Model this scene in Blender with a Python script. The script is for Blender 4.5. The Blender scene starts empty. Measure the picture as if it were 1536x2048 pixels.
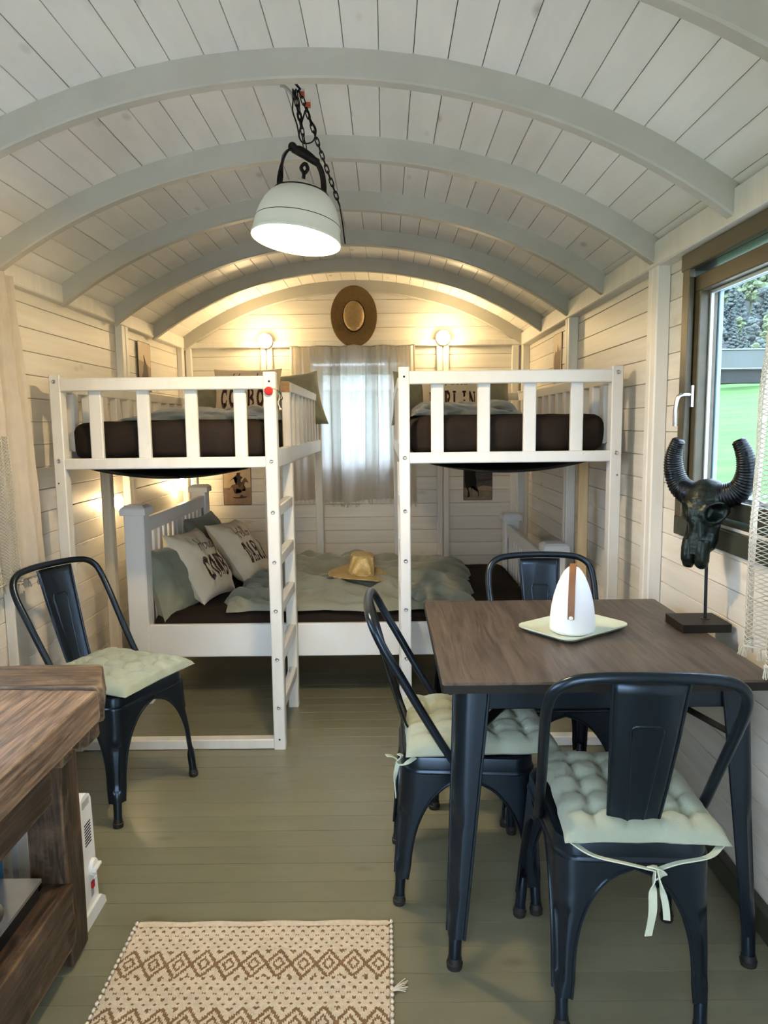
import bpy, bmesh, math, random
from mathutils import Vector, Matrix, noise
random.seed(11)
S = bpy.context.scene
C = S.collection
PI = math.pi

# ---------------------------------------------------------------- camera
F_PX, YAW, PITCH, ROLL, CAM_H = 1450.0, -0.003, 0.1187, 0.0116, 1.37
cy, sy, cp, sp = math.cos(YAW), math.sin(YAW), math.cos(PITCH), math.sin(PITCH)
fwd = Vector((sy * cp, cy * cp, -sp)); rt = Vector((cy, -sy, 0)); dn = fwd.cross(rt)
r_ = rt * math.cos(ROLL) + dn * math.sin(ROLL); d_ = dn * math.cos(ROLL) - rt * math.sin(ROLL)
cd = bpy.data.cameras.new('camera'); cd.sensor_fit = 'VERTICAL'; cd.sensor_height = 36.0
cd.lens = F_PX / 2048 * 36.0; cd.clip_start = 0.05; cd.clip_end = 2000
cam = bpy.data.objects.new('camera', cd); C.objects.link(cam)
m3 = Matrix((r_, -d_, -fwd)).transposed()
cam.matrix_world = Matrix.Translation((0, 0, CAM_H)) @ m3.to_4x4()
S.camera = cam

# ---------------------------------------------------------------- sky, exposure
W = bpy.data.worlds.new('overcast_sky'); S.world = W; W.use_nodes = True
bg = W.node_tree.nodes['Background']
bg.inputs['Color'].default_value = (0.74, 0.87, 1.0, 1); bg.inputs['Strength'].default_value = 2.4
S.view_settings.view_transform = 'Standard'; S.view_settings.look = 'None'
S.view_settings.gamma = 1.0; S.view_settings.use_curve_mapping = False
S.view_settings.exposure = 2.08
S.cycles.max_bounces = 6; S.cycles.diffuse_bounces = 4; S.cycles.glossy_bounces = 3; S.cycles.transmission_bounces = 4; S.cycles.transparent_max_bounces = 10
S.cycles.use_adaptive_sampling = True; S.cycles.adaptive_threshold = 0.04; S.cycles.use_light_tree = False
S.cycles.sample_clamp_indirect = 6.0
SUNNY = None

# ---------------------------------------------------------------- helpers
def link(o, parent=None):
    C.objects.link(o)
    if parent is not None: o.parent = parent
    return o
def thing(name, label, cat, loc=(0, 0, 0), rotz=0.0, group=None, kind=None, rot=None):
    o = bpy.data.objects.new(name, None); link(o); o.empty_display_size = 0.1
    o.location = loc
    o.rotation_euler = rot if rot else (0, 0, rotz)
    tag(o, label, cat, group, kind); return o
def tag(o, label=None, cat=None, group=None, kind=None):
    if label: o['label'] = label
    if cat: o['category'] = cat
    if group: o['group'] = group
    if kind: o['kind'] = kind
    return o
def copy_tree(o, parent=None):
    c = o.copy(); link(c, parent)
    for ch in o.children: copy_tree(ch, c)
    return c

class MB:
    """collects vertices and faces of one mesh"""
    def __init__(s): s.v = []; s.f = []; s.mi = []; s.cur = 0
    def add(s, vs, fs):
        n = len(s.v); s.v += [tuple(v) for v in vs]; s.f += [tuple(i + n for i in f) for f in fs]
        s.mi += [s.cur] * len(fs); return n
    def box(s, x0, x1, y0, y1, z0, z1):
        s.add([(x0,y0,z0),(x1,y0,z0),(x1,y1,z0),(x0,y1,z0),(x0,y0,z1),(x1,y0,z1),(x1,y1,z1),(x0,y1,z1)],
              [(0,3,2,1),(4,5,6,7),(0,1,5,4),(1,2,6,5),(2,3,7,6),(3,0,4,7)]); return s
    def cbox(s, x0, x1, y0, y1, z0, z1, c=0.003, axis=None):
        """box whose four long edges are chamfered"""
        d = (x1-x0, y1-y0, z1-z0)
        a = axis if axis is not None else max(range(3), key=lambda i: d[i])
        lo = [x0, y0, z0]; hi = [x1, y1, z1]; u, w = [i for i in range(3) if i != a]
        c = min(c, d[u]*.45, d[w]*.45)
        pr = [(lo[u]+c,lo[w]),(hi[u]-c,lo[w]),(hi[u],lo[w]+c),(hi[u],hi[w]-c),(hi[u]-c,hi[w]),(lo[u]+c,hi[w]),(lo[u],hi[w]-c),(lo[u],lo[w]+c)]
        vs = []
        for e in (lo[a], hi[a]):
            for p, q in pr:
                t = [0,0,0]; t[a] = e; t[u] = p; t[w] = q; vs.append(t)
        fs = [(i, (i+1)%8, 8+(i+1)%8, 8+i) for i in range(8)] + [tuple(range(7,-1,-1)), tuple(range(8,16))]
        if a == 1: fs = [tuple(reversed(f)) for f in fs]
        s.add(vs, fs); return s
    def tube(s, path, r, seg=8, closed=False, caps=True, up=None):
        P = [Vector(p) for p in path]; n = len(P)
        R = r if isinstance(r, (list, tuple)) else [r]*n
        T = []
        for i in range(n):
            a = P[(i-1) % n] if (closed or i > 0) else P[i]; b = P[(i+1) % n] if (closed or i < n-1) else P[i]
            t = (b - a); T.append(t.normalized() if t.length > 1e-9 else Vector((0,0,1)))
        ref = Vector(up) if up else (Vector((0,0,1)) if abs(T[0].z) < .9 else Vector((1,0,0)))
        N = (ref - T[0]*ref.dot(T[0])).normalized(); vs = []
        for i in range(n):
            N = N - T[i]*N.dot(T[i]); N.normalize(); B = T[i].cross(N)
            for k in range(seg):
                a = 2*PI*k/seg; vs.append(P[i] + (N*math.cos(a) + B*math.sin(a))*R[i])
        fs = []
        for i in range(n if closed else n-1):
            j = (i+1) % n
            for k in range(seg): fs.append((i*seg+k, i*seg+(k+1)%seg, j*seg+(k+1)%seg, j*seg+k))
        if caps and not closed:
            fs.append(tuple(range(seg-1,-1,-1))); fs.append(tuple((n-1)*seg+k for k in range(seg)))
        s.add(vs, fs); return s
    def flat(s, path, w, t, up=(0,0,1)):
        """a flat bar (width w along 'side', thickness t along 'up')"""
        P = [Vector(p) for p in path]; n = len(P); vs = []
        for i in range(n):
            tg = (P[min(i+1,n-1)] - P[max(i-1,0)]).normalized(); u = Vector(up); u = (u - tg*u.dot(tg)).normalized(); sd = tg.cross(u)
            ww = w[i] if isinstance(w,(list,tuple)) else w
            for a, b in ((-1,-1),(1,-1),(1,1),(-1,1)): vs.append(P[i] + sd*(a*ww/2) + u*(b*t/2))
        fs = []
        for i in range(n-1):
            for k in range(4): fs.append((i*4+k, i*4+(k+1)%4, (i+1)*4+(k+1)%4, (i+1)*4+k))
        fs += [(3,2,1,0), tuple((n-1)*4+k for k in range(4))]; s.add(vs, fs); return s
    def lathe(s, prof, seg=32, c=(0,0,0), cap=True, sx=1, sy=1):
        vs = []; fs = []; n = len(prof)
        for r, z in prof:
            for k in range(seg):
                a = 2*PI*k/seg; vs.append((c[0]+r*sx*math.cos(a), c[1]+r*sy*math.sin(a), c[2]+z))
        for i in range(n-1):
            for k in range(seg): fs.append((i*seg+k, i*seg+(k+1)%seg, (i+1)*seg+(k+1)%seg, (i+1)*seg+k))
        if cap: fs += [tuple(range(seg-1,-1,-1)), tuple((n-1)*seg+k for k in range(seg))]
        s.add(vs, fs); return s
    def prism(s, poly, f0, f1):
        """polygon in 2D carried by two maps (u,v)->3D"""
        n = len(poly); vs = [f0(*p) for p in poly] + [f1(*p) for p in poly]
        fs = [tuple(range(n-1,-1,-1)), tuple(range(n, 2*n))] + [(i,(i+1)%n,n+(i+1)%n,n+i) for i in range(n)]
        s.add(vs, fs); return s
    def grid(s, fn, nu, nv, cu=False, cv=False):
        vs = [fn(i/(nu if cu else nu), j/nv) for i in range(nu if cu else nu+1) for j in range(nv if cv else nv+1)]
        NU = nu if cu else nu+1; NV = nv if cv else nv+1; fs = []
        for i in range(nu):
            for j in range(nv):
                a = i*NV+j; b = ((i+1)%NU)*NV+j; c = ((i+1)%NU)*NV+(j+1)%NV; d = i*NV+(j+1)%NV
                fs.append((a,b,c,d))
        s.add(vs, fs); return s
    def ball(s, c, r, nu=16, nv=10):
        rx, ry, rz = r if isinstance(r,(list,tuple)) else (r,r,r)
        s.lathe([(max(1e-4,math.sin(PI*i/nv)), -math.cos(PI*i/nv)) for i in range(nv+1)], nu, (0,0,0), False)
        k = nu*(nv+1); s.v[-k:] = [(c[0]+x*rx, c[1]+y*ry, c[2]+z*rz) for x,y,z in s.v[-k:]]; return s
    def xf(s, M, start=0):
        s.v[start:] = [tuple(M @ Vector(v)) for v in s.v[start:]]; return s
    def mesh(s, name, mat=None, smooth=None):
        me = bpy.data.meshes.new(name); me.from_pydata(s.v, [], s.f)
        for m in (mat if isinstance(mat,(list,tuple)) else [mat]):
            if m: me.materials.append(m)
        if any(s.mi): me.polygons.foreach_set('material_index', s.mi)
        me.validate(); me.update()
        if smooth is not None:
            me.polygons.foreach_set('use_smooth', [True]*len(me.polygons))
            if smooth < 179: me.set_sharp_from_angle(angle=math.radians(smooth))
        return me
    def build(s, name, mat=None, parent=None, smooth=None, loc=None):
        o = bpy.data.objects.new(name, s.mesh(name, mat, smooth)); link(o, parent)
        if loc: o.location = loc
        return o
def fix_normals(o):
    bm = bmesh.new(); bm.from_mesh(o.data); bmesh.ops.recalc_face_normals(bm, faces=bm.faces); bm.to_mesh(o.data); bm.free(); return o
def solidify(o, t, off=0):
    m = o.modifiers.new('thick', 'SOLIDIFY'); m.thickness = t; m.offset = off; return o
def subsurf(o, l=1):
    m = o.modifiers.new('sub', 'SUBSURF'); m.levels = l; m.render_levels = l; return o
def fbm(x, y, z=0, oct=3):
    v = 0; a = 1
    for _ in range(oct): v += a*noise.noise((x,y,z)); x *= 2.03; y *= 2.03; z *= 2.03; a *= .5
    return v
def sstep(a, b, x):
    t = max(0, min(1, (x-a)/(b-a))); return t*t*(3-2*t)
def lerp(a, b, t): return a + (b-a)*t
def interp(tab, x):
    for (x0,*a),(x1,*b) in zip(tab, tab[1:]):
        if x <= x1: t = max(0,min(1,(x-x0)/(x1-x0))); return [lerp(p,q,t) for p,q in zip(a,b)]
    return list(tab[-1][1:])
def smooth_path(pts, n=8, closed=False):
    """Catmull-Rom through the points"""
    P = [Vector(p) for p in pts]; out = []; m = len(P)
    rng = range(m if closed else m-1)
    for i in rng:
        p0 = P[(i-1)%m] if (closed or i>0) else P[i]*2-P[i+1]; p1 = P[i]; p2 = P[(i+1)%m]
        p3 = P[(i+2)%m] if (closed or i+2<m) else p2*2-p1
        for k in range(n):
            t = k/n; out.append(0.5*((2*p1)+(p2-p0)*t+(2*p0-5*p1+4*p2-p3)*t*t+(3*p1-p0-3*p2+p3)*t**3))
    if not closed: out.append(P[-1])
    return out

# ---------------------------------------------------------------- materials
def new_mat(name):
    m = bpy.data.materials.new(name); m.use_nodes = True
    return m, m.node_tree.nodes, m.node_tree.links, m.node_tree.nodes['Principled BSDF']
def rgb(r, g, b): # sRGB 0-255 -> linear
    return tuple((c/255/12.92 if c/255 <= .04045 else ((c/255+.055)/1.055)**2.4) for c in (r,g,b)) + (1,)
def simple(name, col, rough=.5, metal=0.0, var=0.0, scale=20.0, bump=0.0, bscale=None, spec=None, dark=None, stretch=(1,1,1), rvar=0.0, sheen=0.0):
    m, N, L, P = new_mat(name)
    P.inputs['Roughness'].default_value = rough; P.inputs['Metallic'].default_value = metal
    if spec is not None: P.inputs['Specular IOR Level'].default_value = spec
    if sheen: P.inputs['Sheen Weight'].default_value = sheen
    P.inputs['Base Color'].default_value = col
    if var or bump or rvar:
        tc = N.new('ShaderNodeTexCoord'); mp = N.new('ShaderNodeMapping'); mp.inputs['Scale'].default_value = stretch
        L.new(tc.outputs['Object'], mp.inputs['Vector'])
    if var or rvar:
        nz = N.new('ShaderNodeTexNoise'); nz.inputs['Scale'].default_value = scale; nz.inputs['Detail'].default_value = 5
        nz.inputs['Roughness'].default_value = .6; L.new(mp.outputs[0], nz.inputs['Vector'])
    if var:
        cr = N.new('ShaderNodeValToRGB'); d = dark or tuple(c*(1-var) for c in col[:3])+(1,)
        cr.color_ramp.elements[0].position = .35; cr.color_ramp.elements[1].position = .65
        cr.color_ramp.elements[0].color = d; cr.color_ramp.elements[1].color = col
        L.new(nz.outputs['Fac'], cr.inputs['Fac']); L.new(cr.outputs['Color'], P.inputs['Base Color'])
    if rvar:
        mr = N.new('ShaderNodeMapRange'); mr.inputs['To Min'].default_value = rough-rvar; mr.inputs['To Max'].default_value = rough+rvar
        L.new(nz.outputs['Fac'], mr.inputs['Value']); L.new(mr.outputs[0], P.inputs['Roughness'])
    if bump:
        nb = N.new('ShaderNodeTexNoise'); nb.inputs['Scale'].default_value = bscale or scale*3; nb.inputs['Detail'].default_value = 4
        L.new(mp.outputs[0], nb.inputs['Vector'])
        bp = N.new('ShaderNodeBump'); bp.inputs['Strength'].default_value = bump; bp.inputs['Distance'].default_value = .004
        L.new(nb.outputs['Fac'], bp.inputs['Height']); L.new(bp.outputs['Normal'], P.inputs['Normal'])
    return m
def wood(name, light, dark, rough=.5, stretch=(1.2,14,14), scale=2.2, knots=0.0, knot_col=None, rnd=0.06, bump=.15, contrast=(.3,.7), rings=0.0):
    """grain stretched along the first axis of the object, a random tone for each board, sparse knots"""
    m, N, L, P = new_mat(name); P.inputs['Roughness'].default_value = rough
    tc = N.new('ShaderNodeTexCoord'); oi = N.new('ShaderNodeObjectInfo')
    add = N.new('ShaderNodeVectorMath'); add.operation = 'ADD'
    sc = N.new('ShaderNodeVectorMath'); sc.operation = 'SCALE'; sc.inputs[0].default_value = (17,31,23)
    L.new(oi.outputs['Random'], sc.inputs['Scale']); L.new(tc.outputs['Object'], add.inputs[0]); L.new(sc.outputs[0], add.inputs[1])
    mp = N.new('ShaderNodeMapping'); mp.inputs['Scale'].default_value = stretch; L.new(add.outputs[0], mp.inputs['Vector'])
    nz = N.new('ShaderNodeTexNoise'); nz.inputs['Scale'].default_value = scale; nz.inputs['Detail'].default_value = 7
    nz.inputs['Roughness'].default_value = .62; nz.inputs['Distortion'].default_value = rings; L.new(mp.outputs[0], nz.inputs['Vector'])
    cr = N.new('ShaderNodeValToRGB'); cr.color_ramp.elements[0].position, cr.color_ramp.elements[1].position = contrast
    cr.color_ramp.elements[0].color = dark; cr.color_ramp.elements[1].color = light
    L.new(nz.outputs['Fac'], cr.inputs['Fac']); col = cr.outputs['Color']
    if knots:
        mk = N.new('ShaderNodeMapping'); mk.inputs['Scale'].default_value = tuple(.35*s/stretch[1]*3 if s == min(stretch) else 1 for s in stretch)
        mk.inputs['Scale'].default_value = tuple(4.0 if s == min(stretch) else 9.0 for s in stretch)
        L.new(add.outputs[0], mk.inputs['Vector'])
        vo = N.new('ShaderNodeTexVoronoi'); vo.inputs['Scale'].default_value = 1.0; L.new(mk.outputs[0], vo.inputs['Vector'])
        kr = N.new('ShaderNodeValToRGB'); kr.color_ramp.elements[0].position = .04; kr.color_ramp.elements[1].position = .17
        kr.color_ramp.elements[0].color = (knots,)*3+(1,); kr.color_ramp.elements[1].color = (0,0,0,1)
        L.new(vo.outputs['Distance'], kr.inputs['Fac'])
        # only some cells carry a knot
        gt = N.new('ShaderNodeMath'); gt.operation = 'GREATER_THAN'; gt.inputs[1].default_value = .62
        sx = N.new('ShaderNodeSeparateColor'); L.new(vo.outputs['Color'], sx.inputs[0]); L.new(sx.outputs[0], gt.inputs[0])
        mu = N.new('ShaderNodeMath'); mu.operation = 'MULTIPLY'; L.new(kr.outputs['Color'], mu.inputs[0]); L.new(gt.outputs[0], mu.inputs[1])
        mx = N.new('ShaderNodeMix'); mx.data_type = 'RGBA'; L.new(mu.outputs[0], mx.inputs['Factor'])
        L.new(col, mx.inputs['A']); mx.inputs['B'].default_value = knot_col or dark; col = mx.outputs['Result']
    hs = N.new('ShaderNodeHueSaturation'); mr = N.new('ShaderNodeMapRange')
    mr.inputs['To Min'].default_value = 1-rnd; mr.inputs['To Max'].default_value = 1+rnd*.6
    L.new(oi.outputs['Random'], mr.inputs['Value']); L.new(mr.outputs[0], hs.inputs['Value']); L.new(col, hs.inputs['Color'])
    L.new(hs.outputs['Color'], P.inputs['Base Color'])
    if bump:
        b = N.new('ShaderNodeBump'); b.inputs['Strength'].default_value = bump; b.inputs['Distance'].default_value = .003
        L.new(nz.outputs['Fac'], b.inputs['Height']); L.new(b.outputs['Normal'], P.inputs['Normal'])
    return m
def emit(name, col, strength):
    m, N, L, P = new_mat(name); P.inputs['Base Color'].default_value = (1,1,1,1)
    P.inputs['Emission Color'].default_value = col; P.inputs['Emission Strength'].default_value = strength; return m
def cloth_thin(name, col, transl=.5, rough=.9, dark=None, wscale=260.0, sheer=0.0, glow=None):
    """thin woven cloth that lets light through"""
    m, N, L, P = new_mat(name); out = N['Material Output']
    tc = N.new('ShaderNodeTexCoord'); nz = N.new('ShaderNodeTexNoise'); nz.inputs['Scale'].default_value = 9; nz.inputs['Detail'].default_value = 8; nz.inputs['Roughness'].default_value = .75
    L.new(tc.outputs['Object'], nz.inputs['Vector'])
    cr = N.new('ShaderNodeValToRGB'); cr.color_ramp.elements[0].position = .3; cr.color_ramp.elements[1].position = .7
    cr.color_ramp.elements[0].color = dark or tuple(c*.82 for c in col[:3])+(1,); cr.color_ramp.elements[1].color = col
    L.new(nz.outputs['Fac'], cr.inputs['Fac'])
    wv = N.new('ShaderNodeTexNoise'); wv.inputs['Scale'].default_value = wscale; L.new(tc.outputs['Object'], wv.inputs['Vector'])
    b = N.new('ShaderNodeBump'); b.inputs['Strength'].default_value = .3; b.inputs['Distance'].default_value = .002; L.new(wv.outputs['Fac'], b.inputs['Height'])
    df = N.new('ShaderNodeBsdfDiffuse'); tr = N.new('ShaderNodeBsdfTranslucent'); mx = N.new('ShaderNodeMixShader'); mx.inputs[0].default_value = transl
    for s in (df, tr): L.new(cr.outputs['Color'], s.inputs['Color']); L.new(b.outputs['Normal'], s.inputs['Normal'])
    if glow:
        for l in list(tr.inputs['Color'].links): L.remove(l)
        tr.inputs['Color'].default_value = glow
    L.new(df.outputs[0], mx.inputs[1]); L.new(tr.outputs[0], mx.inputs[2]); last = mx
    if sheer:
        tp = N.new('ShaderNodeBsdfTransparent'); m2 = N.new('ShaderNodeMixShader'); m2.inputs[0].default_value = sheer
        L.new(mx.outputs[0], m2.inputs[1]); L.new(tp.outputs[0], m2.inputs[2]); last = m2
    L.new(last.outputs[0], out.inputs['Surface']); N.remove(P)
    return m
M = {}
M['wall'] = wood('whitewashed_wall_board', (.80,.765,.70,1), (.70,.655,.575,1), .45, (1.0,16,16), 2.0, .55, (.50,.42,.32,1), .07, .12)
M['ceil'] = wood('whitewashed_ceiling_board', (.83,.805,.75,1), (.75,.725,.67,1), .5, (1.6,7,7), 1.6, .8, (.40,.36,.30,1), .06, .10)
M['rib'] = wood('shade_toned_roof_rib', (.50,.485,.425,1), (.44,.425,.37,1), .5, (3,9,3), 2.2, .25, (.5,.47,.42,1), .03, .1)  # whole rib toned down to carry the shade on its near faces
M['trim'] = wood('white_painted_trim', (.80,.775,.72,1), (.71,.68,.62,1), .45, (10,10,1.2), 2.2, .15, (.55,.5,.42,1), .04, .1)
M['bunk'] = wood('white_painted_bunk_wood', (.69,.68,.645,1), (.62,.60,.55,1), .42, (7,7,2.0), 2.5, .3, (.6,.48,.34,1), .03, .12)
M['bunk2'] = wood('smooth_white_bunk_wood', (.70,.70,.685,1), (.66,.655,.635,1), .38, (6,6,2), 2.5, 0, None, .02, .06)
M['bedwhite'] = simple('white_lacquer', (.80,.81,.82,1), .32, var=.03, scale=6)
M['pine'] = wood('raw_pine', (.72,.53,.30,1), (.55,.37,.18,1), .55, (12,12,1.0), 2.2, .8, (.25,.13,.05,1), .03, .15)
M['pine_end'] = simple('raw_wood_end', (.32,.17,.06,1), .6, var=.35, scale=60)
M['pine_grey'] = wood('greyed_pine', (.58,.50,.38,1), (.42,.35,.25,1), .55, (12,12,1.0), 2.2, .6, (.28,.2,.12,1), .03, .15)
M['floor'] = wood('olive_floor_paint', (.205,.196,.132,1), (.168,.163,.110,1), .30, (1.0,5,5), 2.2, .5, (.09,.085,.058,1), .07, .06)
M['seam'] = simple('dark_seam', (.035,.03,.025,1), .9)
M['floor_seam'] = simple('dark_floor_seam', (.035,.033,.022,1), .9)
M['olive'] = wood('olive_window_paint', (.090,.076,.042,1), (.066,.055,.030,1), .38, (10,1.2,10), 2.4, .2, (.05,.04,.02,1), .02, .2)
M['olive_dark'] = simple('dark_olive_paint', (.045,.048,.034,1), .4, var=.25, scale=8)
M['metal'] = simple('gunmetal_steel', (.027,.040,.058,1), .28, .8, var=.06, scale=4, rvar=.015)
M['metal_dark'] = simple('dark_steel', (.03,.034,.042,1), .4, .8, var=.2, scale=8)
M['rubber'] = simple('black_rubber', (.012,.012,.013,1), .55)
M['cushion'] = simple('sage_cotton', (.33,.375,.30,1), .9, var=.14, scale=7, bump=.25, bscale=420, sheen=.2)
M['tie'] = simple('sage_ribbon', (.50,.55,.45,1), .9, bump=.2, bscale=300)
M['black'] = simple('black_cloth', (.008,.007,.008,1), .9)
M['sheet'] = simple('dark_brown_sheet', (.020,.0135,.0105,1), .8, var=.25, scale=3, bump=.5, bscale=10, spec=.15)
M['duvet'] = simple('grey_green_duvet', (.25,.26,.205,1), .75, var=.14, scale=5, bump=.15, bscale=9, sheen=.25)
M['duvet_dark'] = simple('slate_green_duvet', (.085,.098,.088,1), .75, var=.2, scale=5, bump=.15, bscale=9, sheen=.25)
M['pillow'] = simple('sage_pillowcase', (.225,.235,.175,1), .75, var=.12, scale=5, bump=.12, bscale=10, sheen=.25)
M['canvas'] = simple('cream_canvas', (.78,.66,.49,1), .85, var=.08, scale=8, bump=.2, bscale=300)
M['ink'] = simple('dark_brown_print', (.045,.014,.010,1), .8)
M['ink2'] = simple('thin_brown_print', (.07,.04,.03,1), .8)
M['chrome'] = simple('brushed_steel', (.6,.6,.6,1), .25, 1.0)
M['bolt'] = simple('zinc_bolt', (.42,.42,.42,1), .35, .9)
M['hole'] = simple('dark_hole', (.01,.01,.01,1), .9)
# ---------------------------------------------------------------- the wagon shell
XL, XR = -1.42, 0.97            # faces of plates and posts
BL, BR = -1.462, 1.022          # faces of the wall boards
YF, YB = -0.55, 5.285           # end walls (board faces)
ACX, ACZ, AR = -0.212, 0.252, 2.134   # arc of the ceiling boards
def arc_z(x, r=AR): return ACZ + math.sqrt(max(0, r*r - (x-ACX)**2))
def glass_mat():
    m, N, L, P = new_mat('window_glass'); out = N['Material Output']; N.remove(P)
    t = N.new('ShaderNodeBsdfTransparent'); t.inputs['Color'].default_value = (.96,.97,.985,1)
    g = N.new('ShaderNodeBsdfGlossy'); g.inputs['Roughness'].default_value = .02
    lw = N.new('ShaderNodeLayerWeight'); lw.inputs['Blend'].default_value = .5
    pw = N.new('ShaderNodeMath'); pw.operation = 'POWER'; pw.inputs[1].default_value = 5.0; L.new(lw.outputs['Facing'], pw.inputs[0])
    fr = N.new('ShaderNodeMapRange'); fr.inputs['To Min'].default_value = .008; fr.inputs['To Max'].default_value = .22; L.new(pw.outputs[0], fr.inputs['Value'])
    mx = N.new('ShaderNodeMixShader'); L.new(fr.outputs[0], mx.inputs[0]); L.new(t.outputs[0], mx.inputs[1]); L.new(g.outputs[0], mx.inputs[2])
    L.new(mx.outputs[0], out.inputs['Surface']); return m
M['glass'] = glass_mat()

_board_cache = {}
def board_mesh(name, ln, wd, th, mat, c=.002):
    k = (name, round(ln,4), round(wd,4), round(th,4))
    if k not in _board_cache:
        _board_cache[k] = MB().cbox(-ln/2, ln/2, 0, th, -wd/2, wd/2, c).mesh(name, mat)
    return _board_cache[k]
def put(name, me, parent, mat4):
    o = bpy.data.objects.new(name, me); link(o, parent); o.matrix_local = mat4; return o
def panel_with_hole(mb, a0, a1, z0, z1, hole, f):
    """sheathing around an opening; f(a0,a1,z0,z1) adds a box"""
    if not hole: f(a0,a1,z0,z1); return
    h0,h1,g0,g1 = hole
    f(a0,h0,z0,z1); f(h1,a1,z0,z1)
    if g0 > z0: f(h0,h1,z0,g0)
    if z1 > g1: f(h0,h1,g1,z1)
def wall_rows(parent, axis, face, a0, a1, z_anchor, pitch, ztop, hole, ztop_fn=None, flip=False):
    """horizontal boards, each an object; axis 'y' runs along the wagon, 'x' across it"""
    z = z_anchor - math.ceil(z_anchor/pitch)*pitch
    while z < ztop:
        lo, hi = max(z, 0.0), min(z+pitch, ztop)
        if hi-lo > .012:
            segs = [(a0,a1)]
            if ztop_fn:     # gable: narrow with the arch
                h = lo
                if hi > 1.99:
                    half = math.sqrt(max(0.0, (AR-.01)**2 - (h-ACZ)**2)); segs = [(max(a0,ACX-half), min(a1,ACX+half))] if half > .05 else []
            if hole and lo < hole[3]-.02 and hi > hole[2]+.02:
                segs = [(s0, hole[0]) for s0, s1 in segs] + [(hole[1], s1) for s0, s1 in segs]
            for s0, s1 in segs:
                if s1-s0 < .03: continue
                me = board_mesh('wall_board', s1-s0, hi-lo-.0016, .014, M['wall'])
                zc = (lo+hi)/2; c = (s0+s1)/2; jit = random.uniform(-.0008,.0008)
                if axis == 'y':
                    rz = -PI/2 if not flip else PI/2     # board thickness goes into the wall
                    Mx = Matrix.Translation((face + (jit), c, zc)) @ Matrix.Rotation(rz, 4, 'Z')
                else:
                    Mx = Matrix.Translation((c, face + jit, zc)) @ (Matrix.Identity(4) if not flip else Matrix.Rotation(PI,4,'Z'))
                put('wall_board', me, parent, Mx)
        z += pitch

# floor
fb = MB().box(-1.56, 1.12, YF-.1, YB+.1, -.12, -.018).build('floor', M['floor_seam']); tag(fb, 'olive green painted plank floor', kind='structure')
y = 1.6755 - .0935*25
while y < YB:
    a, b = max(y, YF), min(y+.0935, YB)
    if b-a > .01:
        me = board_mesh('floor_plank', 2.50, b-a-.0013, .016, M['floor'], .0002)
        put('floor_plank', me, fb, Matrix.Translation(((BL+BR)/2, (a+b)/2, random.uniform(-.0006,.0003))) @ Matrix.Rotation(-PI/2, 4, 'X'))
    y += .0935
# ceiling: sheathing, boards along the wagon, ribs across it
def arc_pts(r, x0, x1, n):
    a0 = math.acos((x0-ACX)/r); a1 = math.acos((x1-ACX)/r)
    return [(ACX + r*math.cos(lerp(a0,a1,i/n)), ACZ + r*math.sin(lerp(a0,a1,i/n))) for i in range(n+1)]
cb = MB()
cb.prism(arc_pts(AR+.02, BL-.10, BR+.10, 40) + arc_pts(AR+.05, BL-.10, BR+.10, 40)[::-1], lambda u,v:(u,YF-.25,v), lambda u,v:(u,YB+.12,v))
ceiling = fix_normals(cb.build('ceiling', M['seam'])); tag(ceiling, 'barrel vaulted ceiling of whitewashed boards', kind='structure')
step = .0945/AR; a_anchor = math.acos((-.101-ACX)/AR)
k = -16
while True:
    a = a_anchor + k*step; k += 1
    xm = ACX + AR*math.cos(a + step/2)
    if xm > BR+.05: continue
    if xm < BL-.05: break
    am = a + step/2; wd = AR*step - .0018
    key = 'ceil'
    if key not in _board_cache: _board_cache[key] = MB().cbox(-(YB-YF+.3)/2, (YB-YF+.3)/2, -wd/2, wd/2, 0, .015, .0018).mesh('ceiling_board', M['ceil'])
    n = Vector((math.cos(am), 0, math.sin(am))); t = Vector((math.sin(am), 0, -math.cos(am)))
    R3 = Matrix((Vector((0,1,0)), -t, n)).transposed().to_4x4()
    put('ceiling_board', _board_cache[key], ceiling, Matrix.Translation(Vector((ACX,(YF+YB)/2-.05,ACZ)) + n*(AR+random.uniform(-.0008,.0008))) @ R3)
def rib(y0, y1, h, x0=XL-.01, x1=XR+.01, name='roof_rib'):
    mb = MB(); o = arc_pts(AR+.004, x0, x1, 44); i_ = arc_pts(AR-h, x0, x1, 44); n = len(o); ch = .005
    prof = [(0,y0),(h-ch,y0),(h,y0+ch),(h,y1-ch),(h-ch,y1),(0,y1)]   # depth below ceiling, y
    vs = []
    for k in range(n):
        for d, yy in prof:
            t = d/h; vs.append((lerp(o[k][0],i_[k][0],t), yy, lerp(o[k][1],i_[k][1],t)))
    m = len(prof); fs = [(k*m+j, k*m+(j+1)%m, (k+1)*m+(j+1)%m, (k+1)*m+j) for k in range(n-1) for j in range(m)]
    fs += [tuple(range(m)), tuple((n-1)*m+j for j in range(m))]
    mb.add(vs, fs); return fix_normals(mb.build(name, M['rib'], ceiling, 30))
for yy in (.245, .86, 1.475, 2.09, 2.685, 3.295, 3.92, 4.57): rib(yy, yy+.045, .076)
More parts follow.
